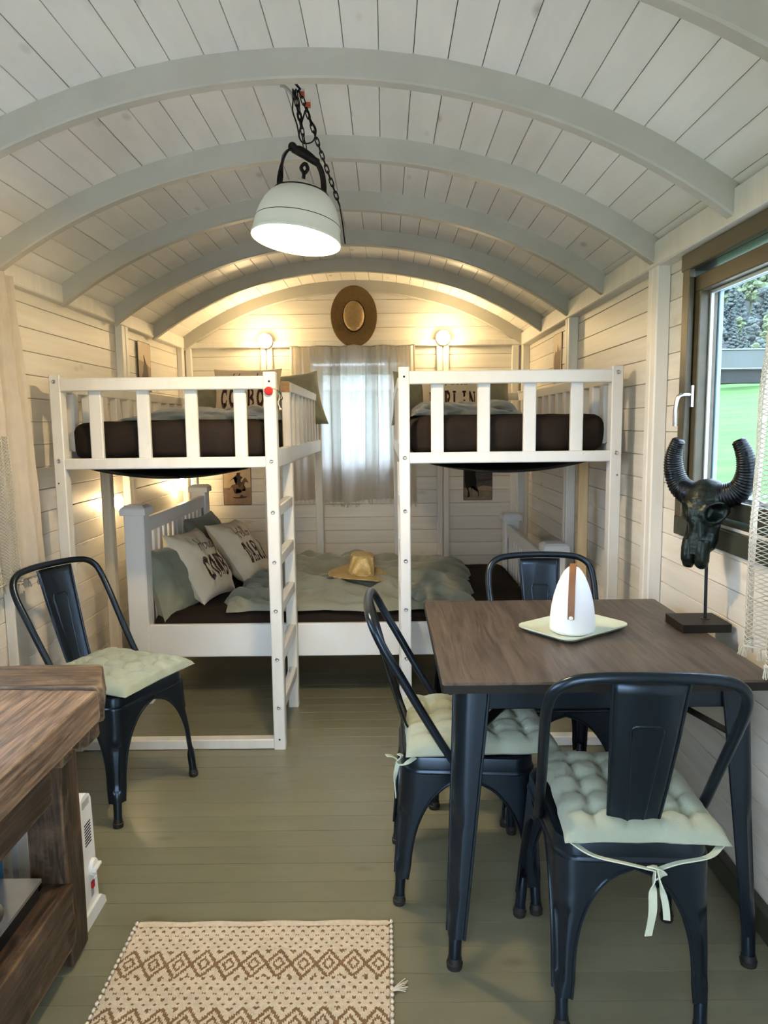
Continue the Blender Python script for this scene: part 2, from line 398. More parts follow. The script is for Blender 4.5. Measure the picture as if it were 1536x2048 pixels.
# side walls
RW = (1.25, 2.488, 1.06, 1.875)      # right window opening (y0,y1,z0,z1)
LW = (0.35, 2.30, 1.06, 1.875)
BW = (-.53, .125, 1.06, 1.83)       # rear window opening (x0,x1,z0,z1)
mb = MB(); panel_with_hole(mb, YF-.1, YB+.1, -.1, 2.06, RW, lambda a,b,c,d: mb.box(BR+.016, BR+.08, a, b, c, d))
wall_r = mb.build('wall_right', M['seam']); tag(wall_r, 'right wall of whitewashed horizontal boards', kind='structure')
wall_rows(wall_r, 'y', BR, YF, YB, 1.613, .0924, 1.97, RW)
mb = MB(); panel_with_hole(mb, YF-.1, YB+.1, -.1, 2.06, LW, lambda a,b,c,d: mb.box(BL-.08, BL-.016, a, b, c, d))
wall_l = mb.build('wall_left', M['seam']); tag(wall_l, 'left wall of whitewashed horizontal boards', kind='structure')
wall_rows(wall_l, 'y', BL, YF, YB, 1.689, .0955, 1.97, LW, flip=True)
# plates and posts
def trim_box(parent, name, x0,x1,y0,y1,z0,z1, mat='trim', c=.005):
    return MB().cbox(x0,x1,y0,y1,z0,z1,c).build(name, M[mat], parent)
trim_box(wall_r, 'wall_plate', XR, BR+.01, YF, YB-.03, 1.922, 2.012); trim_box(wall_l, 'wall_plate', BL-.01, XL, YF, YB-.03, 1.926, 2.004)
trim_box(wall_r, 'plate_lath', XR+.022, BR+.006, YF, YB-.03, 2.012, 2.05); trim_box(wall_l, 'plate_lath', BL-.006, XL-.022, YF, YB-.03, 2.004, 2.04)
for y0, y1 in ((2.655,2.70),(2.703,2.748),(3.895,3.94),(3.943,3.985),(5.195,5.25),(1.06,1.15),(-.2,-.11)):
    trim_box(wall_r, 'wall_post', XR+.002, BR, y0, y1, .0, 1.922)
for y0, y1 in ((4.012,4.066),(4.070,4.120),(5.195,5.25),(2.70,2.795),(.15,.24)):
    trim_box(wall_l, 'wall_post', BL, XL-.002, y0, y1, .0, 1.926)
# rear (gable) wall
mb = MB()
hx0,hx1,hz0,hz1 = BW
poly_l = [(BL-.06,-.1),(hx0,-.1),(hx0,hz1)]
def gable(mb, y0, y1, x0, x1, hole):
    f0 = lambda u,v:(u,y0,v); f1 = lambda u,v:(u,y1,v)
    h0,h1,g0,g1 = hole
    mb.prism([(x0,-.1),(h0,-.1),(h0,1.97),(x0,1.97)], f0, f1); mb.prism([(h1,-.1),(x1,-.1),(x1,1.97),(h1,1.97)], f0, f1)
    if g0 > -.1: mb.prism([(h0,-.1),(h1,-.1),(h1,g0),(h0,g0)], f0, f1)
    mb.prism([(h0,g1),(h1,g1),(h1,1.97),(h0,1.97)], f0, f1)
    ar = arc_pts(AR+.02, x0, x1, 30)
    mb.prism([(x0,1.97),(x1,1.97)] + ar[::-1], f0, f1)
gable(mb, YB+.016, YB+.08, BL-.06, BR+.06, BW)
wall_b = fix_normals(mb.build('wall_back', M['seam'])); tag(wall_b, 'far gable wall of whitewashed horizontal boards', kind='structure')
wall_rows(wall_b, 'x', YB, BL, BR, 2.065, .0972, 2.385, BW, ztop_fn=True)
trim_box(wall_b, 'cross_beam', XL, XR, YB-.04, YB, 1.928, 1.971)
for x0, x1 in ((XL+.002,XL+.045),(XR-.062,XR-.012),(-.882,-.842),(-.838,-.798),(.372,.414),(.418,.460)):
    trim_box(wall_b, 'gable_stud', x0, x1, YB-.034, YB, 0, 1.928)
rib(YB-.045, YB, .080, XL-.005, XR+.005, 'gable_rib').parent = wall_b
# wall behind the camera, with a doorway opening added to let sky light in
mb = MB(); DW = (-.80, .35, -.1, 1.90); gable(mb, YF-.08, YF-.016, BL-.06, BR+.06, DW)
wall_f = fix_normals(mb.build('wall_front', M['seam'])); tag(wall_f, 'near end wall with an added doorway opening that lets sky light in', kind='structure')
wall_rows(wall_f, 'x', YF, BL, BR, 2.065, .0972, 2.385, DW, ztop_fn=True, flip=True)
# baseboards
for nm, x0, x1, lab in (('baseboard_right', .986, BR-.001, 'dark green baseboard under the window wall'), ('baseboard_left', BL+.001, BL+.034, 'dark green baseboard along the left wall')):
    o = MB().cbox(x0, x1, YF, YB-.05, .0, .072, .004).build(nm, M['olive_dark']); tag(o, lab, kind='structure')

# ---- windows
def window(name, label, axis, face, a0, a1, z0, z1, sgn, matf, matt, trim=True, handle=False):
    """sgn: direction from the room to the outside along the wall normal"""
    t = bpy.data.objects.new(name, None); link(t); tag(t, label, kind='structure')
    def bx(n0, n1, p0, p1, q0, q1, c=.003):
        lo, hi = sorted((face+sgn*n0, face+sgn*n1))
        return (MB().cbox(lo,hi,p0,p1,q0,q1,c) if axis == 'y' else MB().cbox(p0,p1,lo,hi,q0,q1,c))
    if trim:
        tw = .075
        bx(-.022,0, a0-.045, a1+.024, z1-.008, z1+.047).build('head_casing', M[matt], t)
        bx(-.020,0, a1-.036, a1+.018, z0-.01, z1-.008).build('side_casing', M[matt], t)
        bx(-.020,0, a0-.052, a0+.008, z0-.01, z1-.008).build('side_casing', M[matt], t)
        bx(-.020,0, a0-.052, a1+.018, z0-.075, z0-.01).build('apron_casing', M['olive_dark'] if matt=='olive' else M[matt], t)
    # lining of the opening
    for p0,p1,q0,q1 in ((a0-.002,a0+.008,z0,z1),(a1-.008,a1+.002,z0,z1),(a0,a1,z0-.002,z0+.008),(a0,a1,z1-.008,z1+.002)):
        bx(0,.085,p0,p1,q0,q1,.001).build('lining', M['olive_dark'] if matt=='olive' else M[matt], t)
    s0,s1,u0,u1 = a0+.018, a1-.018, z0+.02, z1-.03     # sash
    sw = .052
    sash = bx(.004,.064, s0, s1, u1-sw, u1).build('sash_rail', M[matf], t)
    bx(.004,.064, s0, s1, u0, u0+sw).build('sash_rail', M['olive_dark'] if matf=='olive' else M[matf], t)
    bx(.004,.064, s0, s0+sw, u0+sw, u1-sw).build('sash_stile', M[matf], t); bx(.004,.064, s1-sw, s1, u0+sw, u1-sw).build('sash_stile', M[matf], t)
    g = bx(.030,.034, s0+sw-.006, s1-sw+.006, u0+sw-.006, u1-sw+.006, .0005).build('pane', M['glass'], t)
    bx(.046,.050, s0+sw-.006, s1-sw+.006, u0+sw-.006, u1-sw+.006, .0005).build('pane', M['glass'], t)
    # spacer bars between the two panes, outer frame
    for p0,p1,q0,q1 in ((s1-sw-.012,s1-sw-.002,u0+sw,u1-sw),(s0+sw+.002,s0+sw+.012,u0+sw,u1-sw),(s0+sw,s1-sw,u0+sw+.002,u0+sw+.012),(s0+sw,s1-sw,u1-sw-.012,u1-sw-.002)):
        bx(.035,.045,p0,p1,q0,q1,.001).build('spacer_bar', M['spacer'], t)
    for p0,p1,q0,q1 in ((s1-sw-.004,s1,u0+sw,u1-sw),(s0,s0+sw+.004,u0+sw,u1-sw),(s0,s1,u0,u0+sw+.004),(s0,s1,u1-sw-.004,u1)):
        bx(.066,.080,p0,p1,q0,q1,.002).build('outer_frame', M['outer_frame'], t)
    if handle:
        hy = s1 - sw*.52; hx = face + sgn*.004; hz = 1.455
        pl = MB().cbox(hx-.010, hx, hy-.014, hy+.014, hz-.035, hz+.035, .004, 2).build('handle_plate', M['chrome'], t)
        MB().tube(smooth_path([(hx-.004,hy,hz+.005),(hx-.036,hy,hz+.005),(hx-.05,hy+.004,hz-.008),(hx-.054,hy+.008,hz-.05),(hx-.052,hy+.012,hz-.098)],6), .0075, 8).build('handle_lever', M['chrome'], pl, 60)
    return t
M['spacer'] = simple('spacer_metal', (.62,.72,.78,1), .4, .3, var=.2, scale=300)
M['outer_frame'] = simple('pale_blue_frame_paint', (.32,.46,.52,1), .5, var=.08, scale=6)
window('window_1', 'olive framed window looking onto the green meadow', 'y', BR, *RW, 1, 'olive', 'olive', True, True)
window('window_2', 'small window behind the gathered linen curtain on the far wall', 'x', YB, *BW, 1, 'bedwhite', 'trim', False)
window('window_3', 'left wall window over the workbench', 'y', BL, *LW, -1, 'olive', 'olive', True)
# ---------------------------------------------------------------- loft beds
def round_box(nx, ny, x0,x1,y0,y1,z0,z1, r, wob=.006, seed=0, sag=.0, nz=6):
    """soft mattress: rounded box with slightly uneven faces"""
    mb = MB(); cx, cy_, cz = (x0+x1)/2,(y0+y1)/2,(z0+z1)/2; hx, hy, hz = (x1-x0)/2,(y1-y0)/2,(z1-z0)/2
    vmap = {}
    def vert(i,j,k):
        key = (i,j,k)
        if key in vmap: return vmap[key]
        u,v,w = 2*i/nx-1, 2*j/ny-1, 2*k/nz-1
        p = Vector((u*hx, v*hy, w*hz)); q = Vector((max(-hx+r,min(hx-r,p.x)), max(-hy+r,min(hy-r,p.y)), max(-hz+r,min(hz-r,p.z))))
        d = p-q
        if d.length > 1e-6: d = d.normalized()*r
        p = q+d
        nzv = fbm(p.x*4+seed, p.y*4, p.z*6+seed)
        p += d.normalized()*nzv*wob if d.length > 1e-6 else Vector((0,0,0))
        if w < .99: p.x *= 1 + .012*math.cos(w*PI/2); p.y *= 1 + .006*math.cos(w*PI/2)
        p.z -= sag*(1-u*u)*(1-v*v)
        vmap[key] = len(mb.v); mb.v.append((cx+p.x, cy_+p.y, cz+p.z)); return vmap[key]
    def quad(a,b,c,d): mb.f.append((a,b,c,d)); mb.mi.append(0)
    for i in range(nx):
        for j in range(ny):
            quad(vert(i,j,nz),vert(i+1,j,nz),vert(i+1,j+1,nz),vert(i,j+1,nz)); quad(vert(i,j,0),vert(i,j+1,0),vert(i+1,j+1,0),vert(i+1,j,0))
        for k in range(nz):
            quad(vert(i,0,k),vert(i+1,0,k),vert(i+1,0,k+1),vert(i,0,k+1)); quad(vert(i,ny,k),vert(i,ny,k+1),vert(i+1,ny,k+1),vert(i+1,ny,k))
    for j in range(ny):
        for k in range(nz):
            quad(vert(0,j,k),vert(0,j,k+1),vert(0,j+1,k+1),vert(0,j+1,k)); quad(vert(nx,j,k),vert(nx,j+1,k),vert(nx,j+1,k+1),vert(nx,j,k+1))
    return mb
BY0, BY1, LADY = 2.955, 5.07, 3.425
def loft_bed(label, xo, xi, zt, z_low, mat, side, wo=.045, wi=.05):
    """side=-1: wall on the left, +1: wall on the right; xo wall-side outer face, xi aisle-side outer face"""
    s = side
    T = thing('loft_bed', label, 'loft bed', (0,0,0), group='loft beds')
    T.location = ((xo+xi)/2, (BY0+BY1)/2, 0); ox, oy = T.location.x, T.location.y
    def bx(name, x0,x1,y0,y1,z0,z1, m=None, c=.004, par=None):
        a, b = sorted((x0,x1))
        return MB().cbox(a-ox,b-ox,y0-oy,y1-oy,z0,z1,c).build(name, M[m or mat], par or T)
    O0, O1 = xo, xo - s*wo           # wall side post
    I0, I1 = xi, xi + s*wi           # aisle post
    d = .055
    po = bx('post', O0,O1, BY0,BY0+d, 0, zt+.004); pi = bx('post', I0,I1, BY0,BY0+d, 0, zt+.008)
    bx('post', O0,O1, BY1-d,BY1, 0, zt); bx('post', I0,I1, BY1-d,BY1, 0, zt)
    bx('middle_post', O0,O1, LADY,LADY+.05, 0, 1.20, 'pine' if s > 0 else 'pine_grey')
    lp = bx('ladder_post', I0,I1, LADY,LADY+.05, 0, 1.20)
    e0, e1 = sorted((O1, I1))
    bx('top_rail', e0,e1, BY0+.002,BY0+.030, zt-.060, zt-.008); bx('front_rail', e0,e1, BY0+.002,BY0+.034, z_low, z_low+.045)
    bx('top_rail', e0,e1, BY1-.032,BY1-.004, zt-.060, zt-.008); bx('back_rail', e0,e1, BY1-.036,BY1-.004, z_low, z_low+.075)
    bx('floor_rail', e0,e1, BY0+.002,BY0+.050, 0.002, .045)
    bx('side_rail', I0+s*.006,I0+s*.034, BY0+d,BY1-d, z_low-.004, z_low+.075); bx('side_rail', O0-s*.006,O0-s*.034, BY0+d,BY1-d, z_low-.004, z_low+.075)
    # front slats stand behind the rails
    W_ = (e1-e0); n = 4; sw = .052
    lay = [.119,.358,.598,.843] if s < 0 else [.108,.341,.572,.808]
    for t in lay: bx('slat', e0+W_*t, e0+W_*t+sw, BY0+.031,BY0+.055, z_low+.03, zt-.03)
    for t in (.12,.36,.6,.84): bx('slat', e0+W_*t, e0+W_*t+sw, BY1-.060,BY1-.034, z_low+.03, zt-.03)
    # aisle guard, starting behind the ladder gap
    g0, g1 = I0+s*.002, I0+s*.046
    gr = bx('guard_rail', g0,g1, LADY-.004,BY1-d, zt-.052, zt-.004)
    a, b = sorted((g0,g1))
    MB().box(a-ox+.001,b-ox-.001, LADY-.0052-oy, LADY-.0040-oy, zt-.051, zt-.005).build('cut_end', M['pine_end'] if s < 0 else M[mat], gr)
    for k in range(9):
        y0 = LADY + .002 + k*.172; bx('guard_slat', g0+s*.003,g1-s*.003, y0, y0+(.045 if k else .05), z_low+.07, zt-.05)
    # wall side guard
    h0, h1 = O0-s*.002, O0-s*.044
    bx('guard_rail', h0,h1, BY0+d,BY1-d, zt-.068, zt-.018)
    for k in range(12):
        y0 = BY0+.12 + k*.165; bx('guard_slat', h0-s*.006,h1, y0, y0+.055, z_low+.07, zt-.066)
    # slatted base under the mattress
    for k in range(10):
        y0 = BY0+.12 + k*.195; bx('base_slat', e0+.01,e1-.01, y0, y0+.07, z_low+.012, z_low+.028, 'pine')
    # ladder rungs run from the front post back to the ladder post
    for z in (.186,.398,.607,.813,1.021):
        bx('rung', I0+s*.004,I0+s*.040, BY0+d,LADY, z-.026, z+.022)
    # bolt heads on the front posts
    def bolt(x, z, par, hole=False, r=.0085):
        mb = MB()
        prof = [(r,0),(r,.0022),(r*.72,.0030),(r*.5,.0015),(.0005,.0013)]
        mb.lathe(prof, 12, (0,0,0), False); mb.xf(Matrix.Rotation(PI/2,4,'X')); mb.xf(Matrix.Translation((x-ox, BY0-.0002-oy, z)))
        mb.build('bolt_hole' if hole else 'bolt', M['hole'] if hole else M['bolt'], par, 40)
    xm = (I0+I1)/2; xw = (O0+O1)/2
    bolt(xm, zt-.03, pi, True, .0045); bolt(xm, z_low+.026, pi); bolt(xm, .045, pi, True, .004)
    for z in (.186,.398,.607,.813,1.021): bolt(xm, z, pi)
    bolt(xw, zt-.022, po); bolt(xw, z_low+.036, po); bolt(xw+s*.006, z_low-.055, po, True, .003)
    return T
loft_bed('rough white loft bed with a ladder beside the left wall', -1.353, -.440, 1.582, 1.205, 'bunk', -1)
loft_bed('smooth white loft bed over the footboard, beside the window wall', .960, .056, 1.594, 1.214, 'bunk2', 1, .046, .044)
def loft_mattress(label, x0, x1, z0, z1, seed, lab2):
    c = ((x0+x1)/2, 4.0, z0)
    T = thing('mattress', label, 'mattress', c, group='loft bed mattresses')
    mb = round_box(26, 50, x0,x1, 3.018, 4.99, z0, z1, .045, .010, seed, 0, 8)
    # gathered creases on the near end of the fitted sheet
    for i,(x,y_,z) in enumerate(mb.v):
        if y_ < 3.08:
            k = sstep(3.08,3.02,y_)*sstep(z1,z0+.02,z)
            mb.v[i] = (x, y_ - .010*k*math.sin(x*58+seed+6*z) - .006*k*fbm(x*14,z*9,seed), z)
    mb.xf(Matrix.Translation((-c[0],-c[1],-c[2]))); mb.build('fitted_sheet', M['sheet'], T, 179)
    # dark ticking sagging between the bed slats
    W_ = x1-x0
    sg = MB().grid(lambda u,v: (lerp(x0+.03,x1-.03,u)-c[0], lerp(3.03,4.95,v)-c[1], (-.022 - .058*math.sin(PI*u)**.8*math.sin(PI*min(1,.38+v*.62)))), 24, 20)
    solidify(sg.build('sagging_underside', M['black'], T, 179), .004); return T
loft_mattress('dark brown sheeted mattress on the left loft bed', -1.300, -.500, 1.236, 1.400, 3, '')
loft_mattress('dark brown sheeted mattress on the right loft bed', .110, .905, 1.246, 1.408, 9, '')

# ---------------------------------------------------------------- double bed across the wagon
BX0, BX1, DY0, DY1 = -1.278, .877, 3.49, 4.82
bed = thing('double_bed', 'white wooden double bed with slatted headboard under the loft beds', 'bed', ((BX0+BX1)/2, (DY0+DY1)/2, 0))
bo = bed.location
def bb(name, x0,x1,y0,y1,z0,z1, c=.004, par=None, mat='bedwhite'):
    return MB().cbox(x0-bo.x,x1-bo.x,y0-bo.y,y1-bo.y,z0,z1,c).build(name, M[mat], par or bed)
def bed_post(x, y, h):
    p = bb('post', x, x+.098, y, y+.098, 0, h, .006)
    mb = MB(); pr = []
    for d, z in ((.010,h-.002),(.013,h),(.013,h+.028),(.010,h+.034),(-.006,h+.046)): pr.append((d,z))
    vs = []
    for d, z in pr:
        for ax, ay in ((x-d,y-d),(x+.098+d,y-d),(x+.098+d,y+.098+d),(x-d,y+.098+d)): vs.append((ax-bo.x, ay-bo.y, z))
    n = len(pr); fs = [(i*4+k,i*4+(k+1)%4,(i+1)*4+(k+1)%4,(i+1)*4+k) for i in range(n-1) for k in range(4)] + [(3,2,1,0),tuple((n-1)*4+k for k in range(4))]
    mb.add(vs, fs); mb.build('post_cap', M['bedwhite'], p)
for y in (DY0, DY1-.098):
    bed_post(BX0, y, .952); bed_post(BX1-.098, y, .742)
bb('front_rail', BX0+.098, BX1-.098, DY0+.018, DY0+.046, .232, .398); bb('back_rail', BX0+.098, BX1-.098, DY1-.046, DY1-.018, .232, .398)
def end_board(x, z1, name):
    bb(name+'_top_rail', x, x+.030, DY0+.098, DY1-.098, z1-.075, z1); bb(name+'_bottom_rail', x, x+.030, DY0+.098, DY1-.098, .25, .36)
    n = 13; L = DY1-DY0-.196
    for k in range(n):
        wd = .055 if k != n//2 else .10
        y0 = DY0+.098 + L*(k+.5)/n - wd/2; bb(name+'_slat', x+.006, x+.024, y0, y0+wd, .355, z1-.07)
    for yy in (DY0+.098, DY1-.098-.05): bb(name+'_slat', x+.006, x+.024, yy, yy+.05, .355, z1-.07)
end_board(BX0+.058, .928, 'headboard'); end_board(BX1-.088, .715, 'footboard')
for k in range(9): bb('base_slat', BX0+.14+k*.215, BX0+.21+k*.215, DY0+.05, DY1-.05, .27, .285, .002, None, 'pine')
mb = round_box(50, 30, -1.165, .775, 3.545, 4.765, .287, .452, .05, .008, 5, 0, 6)
mt = thing('mattress', 'wide dark brown sheeted mattress on the double bed', 'mattress', (-.2, 4.15, .287)); mb.xf(Matrix.Translation((.2,-4.15,-.287))); mb.build('fitted_sheet', M['sheet'], mt, 179)
# ---------------------------------------------------------------- sheet steel chairs
def sheet_leg(ct, cb, sx, sy, zt, zb, wx, wy, r, slot=None, nz=24, bulge=0.0):
    """pressed steel leg: two wings around a rounded corner; wx/wy give the wing length at a height"""
    rows = []; na = 9
    for i in range(nz+1):
        z = lerp(zt, zb, i/nz); t = (zt-z)/(zt-0.0)
        k = t + bulge*math.sin(PI*t)
        cx = lerp(ct[0], cb[0], k); cy_ = lerp(ct[1], cb[1], k)
        a, b = max(wx(z), .001), max(wy(z), .001); rr = min(r, .56*min(a,b)) if min(a,b) < .08 else min(r, .045)
        row = []
        for q in (1.0,.66,.33): row.append((cx-rr-(a-rr)*q, cy_))
        for j in range(na):
            th = PI/2*(j/(na-1)); px = cx-rr+rr*math.sin(th); py = cy_-rr+rr*math.cos(th)
            if slot:
                z0, z1, dep, aw = slot
                g = sstep(z0, z0+.02, z)*sstep(z1, z1-.03, z)*max(0, 1-(abs(th-PI/4)/aw)**4)
                px -= dep*g*.7071; py -= dep*g*.7071
            row.append((px, py))
        for q in (.33,.66,1.0): row.append((cx, cy_-rr-(b-rr)*q))
        rows.append([(sx*p, sy*q, z) for p, q in row])
    mb = MB(); m = len(rows[0])
    mb.add([v for row in rows for v in row], [(i*m+j, i*m+j+1, (i+1)*m+j+1, (i+1)*m+j) for i in range(nz) for j in range(m-1)])
    return mb, [row[0] for row in rows], [row[-1] for row in rows]
def leg_part(parent, ct, cb, sx, sy, zt, wx, wy, r, slot, tube_top, rtube, mat='metal', zend=.085, rod=True):
    mb, ea, eb = sheet_leg(ct, cb, sx, sy, zt, zend, wx, wy, r, slot)
    o = mb.build('leg', M[mat], parent, 50); fix_normals(o)
    # rolled edges and the tubular end belong to the same pressing
    t2 = MB(); t2.tube(ea, .0042, 6); t2.tube(eb, .0042, 6)
    def at(z):
        k = (zt-z)/zt; return (sx*(lerp(ct[0],cb[0],k)-rtube*1.06), sy*(lerp(ct[1],cb[1],k)-rtube*1.06), z)
    t2.tube([at(tube_top), at(tube_top*.75), at(.012)], [rtube*.5, rtube*.96, rtube*.92], 12)
    e = t2.build('rolled_edge', M[mat], o, 50)
    p = at(.012); q = at(0.0)
    MB().tube([at(.03), at(.016), at(.014), (q[0],q[1],.0)], [rtube*1.0, rtube*1.06, rtube*1.22, rtube*1.12], 12).build('rubber_foot', M['rubber'], o, 40)
    return o
def rounded_outline(hx0, hx1, hy, r, n=6):
    """hx0 at the rear (-y), hx1 at the front (+y)"""
    pts = []
    for (cx, cy_, a0) in ((hx1-r, hy-r, 0), (-(hx1-r), hy-r, 90), (-(hx0-r), -(hy-r), 180), (hx0-r, -(hy-r), 270)):
        for k in range(n+1): a = math.radians(a0+90*k/n); pts.append((cx+r*math.cos(a), cy_+r*math.sin(a)))
    return pts
def make_chair():
    T = thing('metal_chair', 'x', 'chair', (0,0,0), 0, 'dark steel cafe chairs')
    out = rounded_outline(.168, .186, .182, .055); mb = MB(); n = len(out)
    prof = [(.02,.444),(.75,.444),(.90,.447),(.96,.449),(.995,.446),(1.01,.438),(1.015,.414),(1.035,.410),(1.04,.404),(1.025,.399)]
    mb.add([(x*s_, y*s_, z) for s_, z in prof for x, y in out], [(i*n+k, i*n+(k+1)%n, (i+1)*n+(k+1)%n, (i+1)*n+k) for i in range(len(prof)-1) for k in range(n)] + [tuple(range(n))])
    fix_normals(mb.build('seat', M['metal'], T, 35))
    def arch(W, zb=.13, zt=.385, wm=.040):
        def f(z):
            if z >= zt: return W
            if z >= zb: return W - (W-wm)*math.sqrt(max(0,1-((z-zb)/(zt-zb))**2.2))
            return lerp(.033, wm, max(0,(z-.06)/(zb-.06)))
        return f
    for sx in (1,-1):
        leg_part(T, (.190,.187), (.219,.205), sx, 1, .404, arch(.190), arch(.187), .045, (.115,.30,.012,.62), .12, .0155)
        leg_part(T, (.172,.187), (.170,.214), sx, -1, .404, arch(.172), arch(.187), .045, (.115,.30,.012,.62), .12, .0155)
    half = [(.186,-.020,.418),(.190,-.06,.470),(.195,-.125,.580),(.202,-.192,.700),(.204,-.232,.770),(.194,-.256,.818),(.160,-.270,.846),(.105,-.276,.856),(.035,-.279,.859)]
    path = half + [(-x,y,z) for x,y,z in half[::-1]]
    MB().tube(smooth_path(path, 5), .0122, 12).build('back_hoop', M['metal'], T, 60)
    SP = [(.845,-.270,.0775),(.72,-.237,.071),(.60,-.203,.063),(.50,-.172,.056),(.462,-.150,.052),(.448,-.118,.050)]
    def spl(t):
        i = min(int(t*5), 4); f = t*5-i; return [lerp(a,b,f) for a,b in zip(SP[i],SP[i+1])]
    def sp(u,v): z,y,w = spl(v); x = (2*u-1)*w; return (x, y-.010*(1-(2*u-1)**2), z)
    o = MB().grid(sp, 12, 24).build('back_splat', M['metal'], T, 60); solidify(fix_normals(o), .0035)
    e = MB()
    for u in (0,1): e.tube([sp(u, i/16) for i in range(15)], .0038, 6)
    e.build('splat_edge', M['metal'], o, 60)
    # pressed rib on both faces of the splat
    ring = []
    for (u,v) in ((.27,.16),(.73,.16),(.64,.66),(.36,.66)): ring.append((u,v))
    loop = []
    for i in range(4):
        a, b = ring[i], ring[(i+1)%4]; k0 = .10 if i%2==0 else .04
        for k in range(9): f = lerp(k0,1-k0,k/8); loop.append((lerp(a[0],b[0],f), lerp(a[1],b[1],f)))
    MB().tube([sp(u,v) for u,v in loop], .0042, 6, True).build('pressed_rib', M['metal'], o, 60)
    # cross brace under the seat
    for sx in (1,-1): MB().flat([(sx*.16,.155,.392),(0,0,.405),(-sx*.16,-.155,.392)], .022, .003).build('brace', M['metal_dark'], T)
    # round stud where the splat meets the seat
    MB().lathe([(.001,.449),(.013,.449),(.012,.453),(.006,.456),(.001,.456)], 14, (0,-.10,0), False).build('stud', M['chrome'], T, 50)
    return T
chair0 = make_chair()
CH = [((.552,1.690,0), -3.5, 'dark steel chair with its back to the camera in front of the table'),
      ((.222,2.100,0), -90, 'dark steel chair tucked under the left edge of the table'),
      ((.598,2.535,0), 180, 'dark steel chair behind the table, its back hoop above the table top'),
      ((-1.030,2.625,0), -114, 'dark steel chair standing alone against the left wall by the workbench')]
chairs = []
for i, (loc, rz, lab) in enumerate(CH):
    o = chair0 if i == 0 else copy_tree(chair0)
    o.location = loc; o.rotation_euler = (0,0,math.radians(rz)); o['label'] = lab; chairs.append(o)
def cushion(loc, rz, label, ties, seed, tilt=(0,0), size=(.205,.205)):
    T = thing('seat_cushion', label, 'cushion', loc, 0, 'sage green seat cushions', rot=(math.radians(tilt[0]), math.radians(tilt[1]), math.radians(rz)))
    hx, hy = size; tf = [-.6,-.2,.2,.6]
    def top(u, v, sgn):
        x, y = 2*u-1, 2*v-1
        e = (max(0,1-abs(x)**7)*max(0,1-abs(y)**7))**.5
        d = 0
        for a in tf:
            d = max(d, .38*math.exp(-((x-a)/.05)**2)*sstep(1.15,.5,abs(y))); d = max(d, .38*math.exp(-((y-a)/.05)**2)*sstep(1.15,.5,abs(x)))
            for b in tf: d = max(d, .78*math.exp(-((x-a)**2+(y-b)**2)/.009))
        h = (.044 if sgn > 0 else .016)*e*(1-(d if sgn > 0 else .2*d)) + .004*e*fbm(x*4+seed,y*4,seed)*(sgn>0)
        px = x*hx*(1-.05*(1-y*y)*abs(x)) ; py = y*hy*(1-.05*(1-x*x)*abs(y))
        return (px + .004*fbm(y*3,seed), py + .004*fbm(x*3,seed+4), .016 + sgn*h + .004)
    N = 52; mb = MB().grid(lambda u,v: top(u,v,1), N, N); mb.grid(lambda u,v: top(1-u,v,-1), N//2, N//2)
    mb.build('padding', M['cushion'], T, 179)
    for pts, w in ties: MB().flat(smooth_path(pts, 6), w, .0025, (0,.3,1)).build('tie_ribbon', M['tie'], T, 60)
    return T
near_ties = [([(-.160,-.190,.014),(-.12,-.222,.004),(-.05,-.245,.000),(.0,-.252,-.008)], .016), ([(.160,-.190,.014),(.12,-.222,.006),(.05,-.240,.002),(.0,-.252,-.008)], .016),
             ([(-.01,-.250,.0),(.0,-.262,.004),(.014,-.256,-.014),(.006,-.250,-.030)], .020), ([(0,-.252,-.008),(-.006,-.262,-.05),(-.004,-.258,-.10),(-.010,-.254,-.155)], .017),
             ([(.004,-.252,-.008),(.014,-.264,-.05),(.022,-.262,-.085),(.026,-.258,-.115)], .014)]
mid_ties = [([(-.185,-.19,.010),(-.205,-.215,.004),(-.198,-.232,-.004),(-.170,-.236,-.006)], .013), ([(-.170,-.236,-.004),(-.178,-.252,.012),(-.19,-.27,.02)], .012), ([(-.17,-.236,-.004),(-.182,-.246,-.05),(-.186,-.244,-.105)], .012), ([(-.172,-.236,-.004),(-.176,-.226,.01),(-.168,-.236,.014)],.014)]
cushion((.568,1.672,.446), -3, 'sage tufted seat cushion tied behind the chair nearest the camera', near_ties, 1, (0,0), (.178,.205))
cushion((.256,2.106,.446), -88, 'sage tufted seat cushion with loose ties on the chair left of the table', [([(x*-1,y,z) for x,y,z in p],w) for p,w in mid_ties], 2, (0,0), (.205,.218))
cushion((-1.015,2.615,.446), -112, 'sage tufted seat cushion on the chair beside the workbench', [], 3, (0,0), (.192,.215))
cushion((.598,2.52,.446), 180, 'sage tufted seat cushion half hidden beneath the table on the far chair', [], 4)
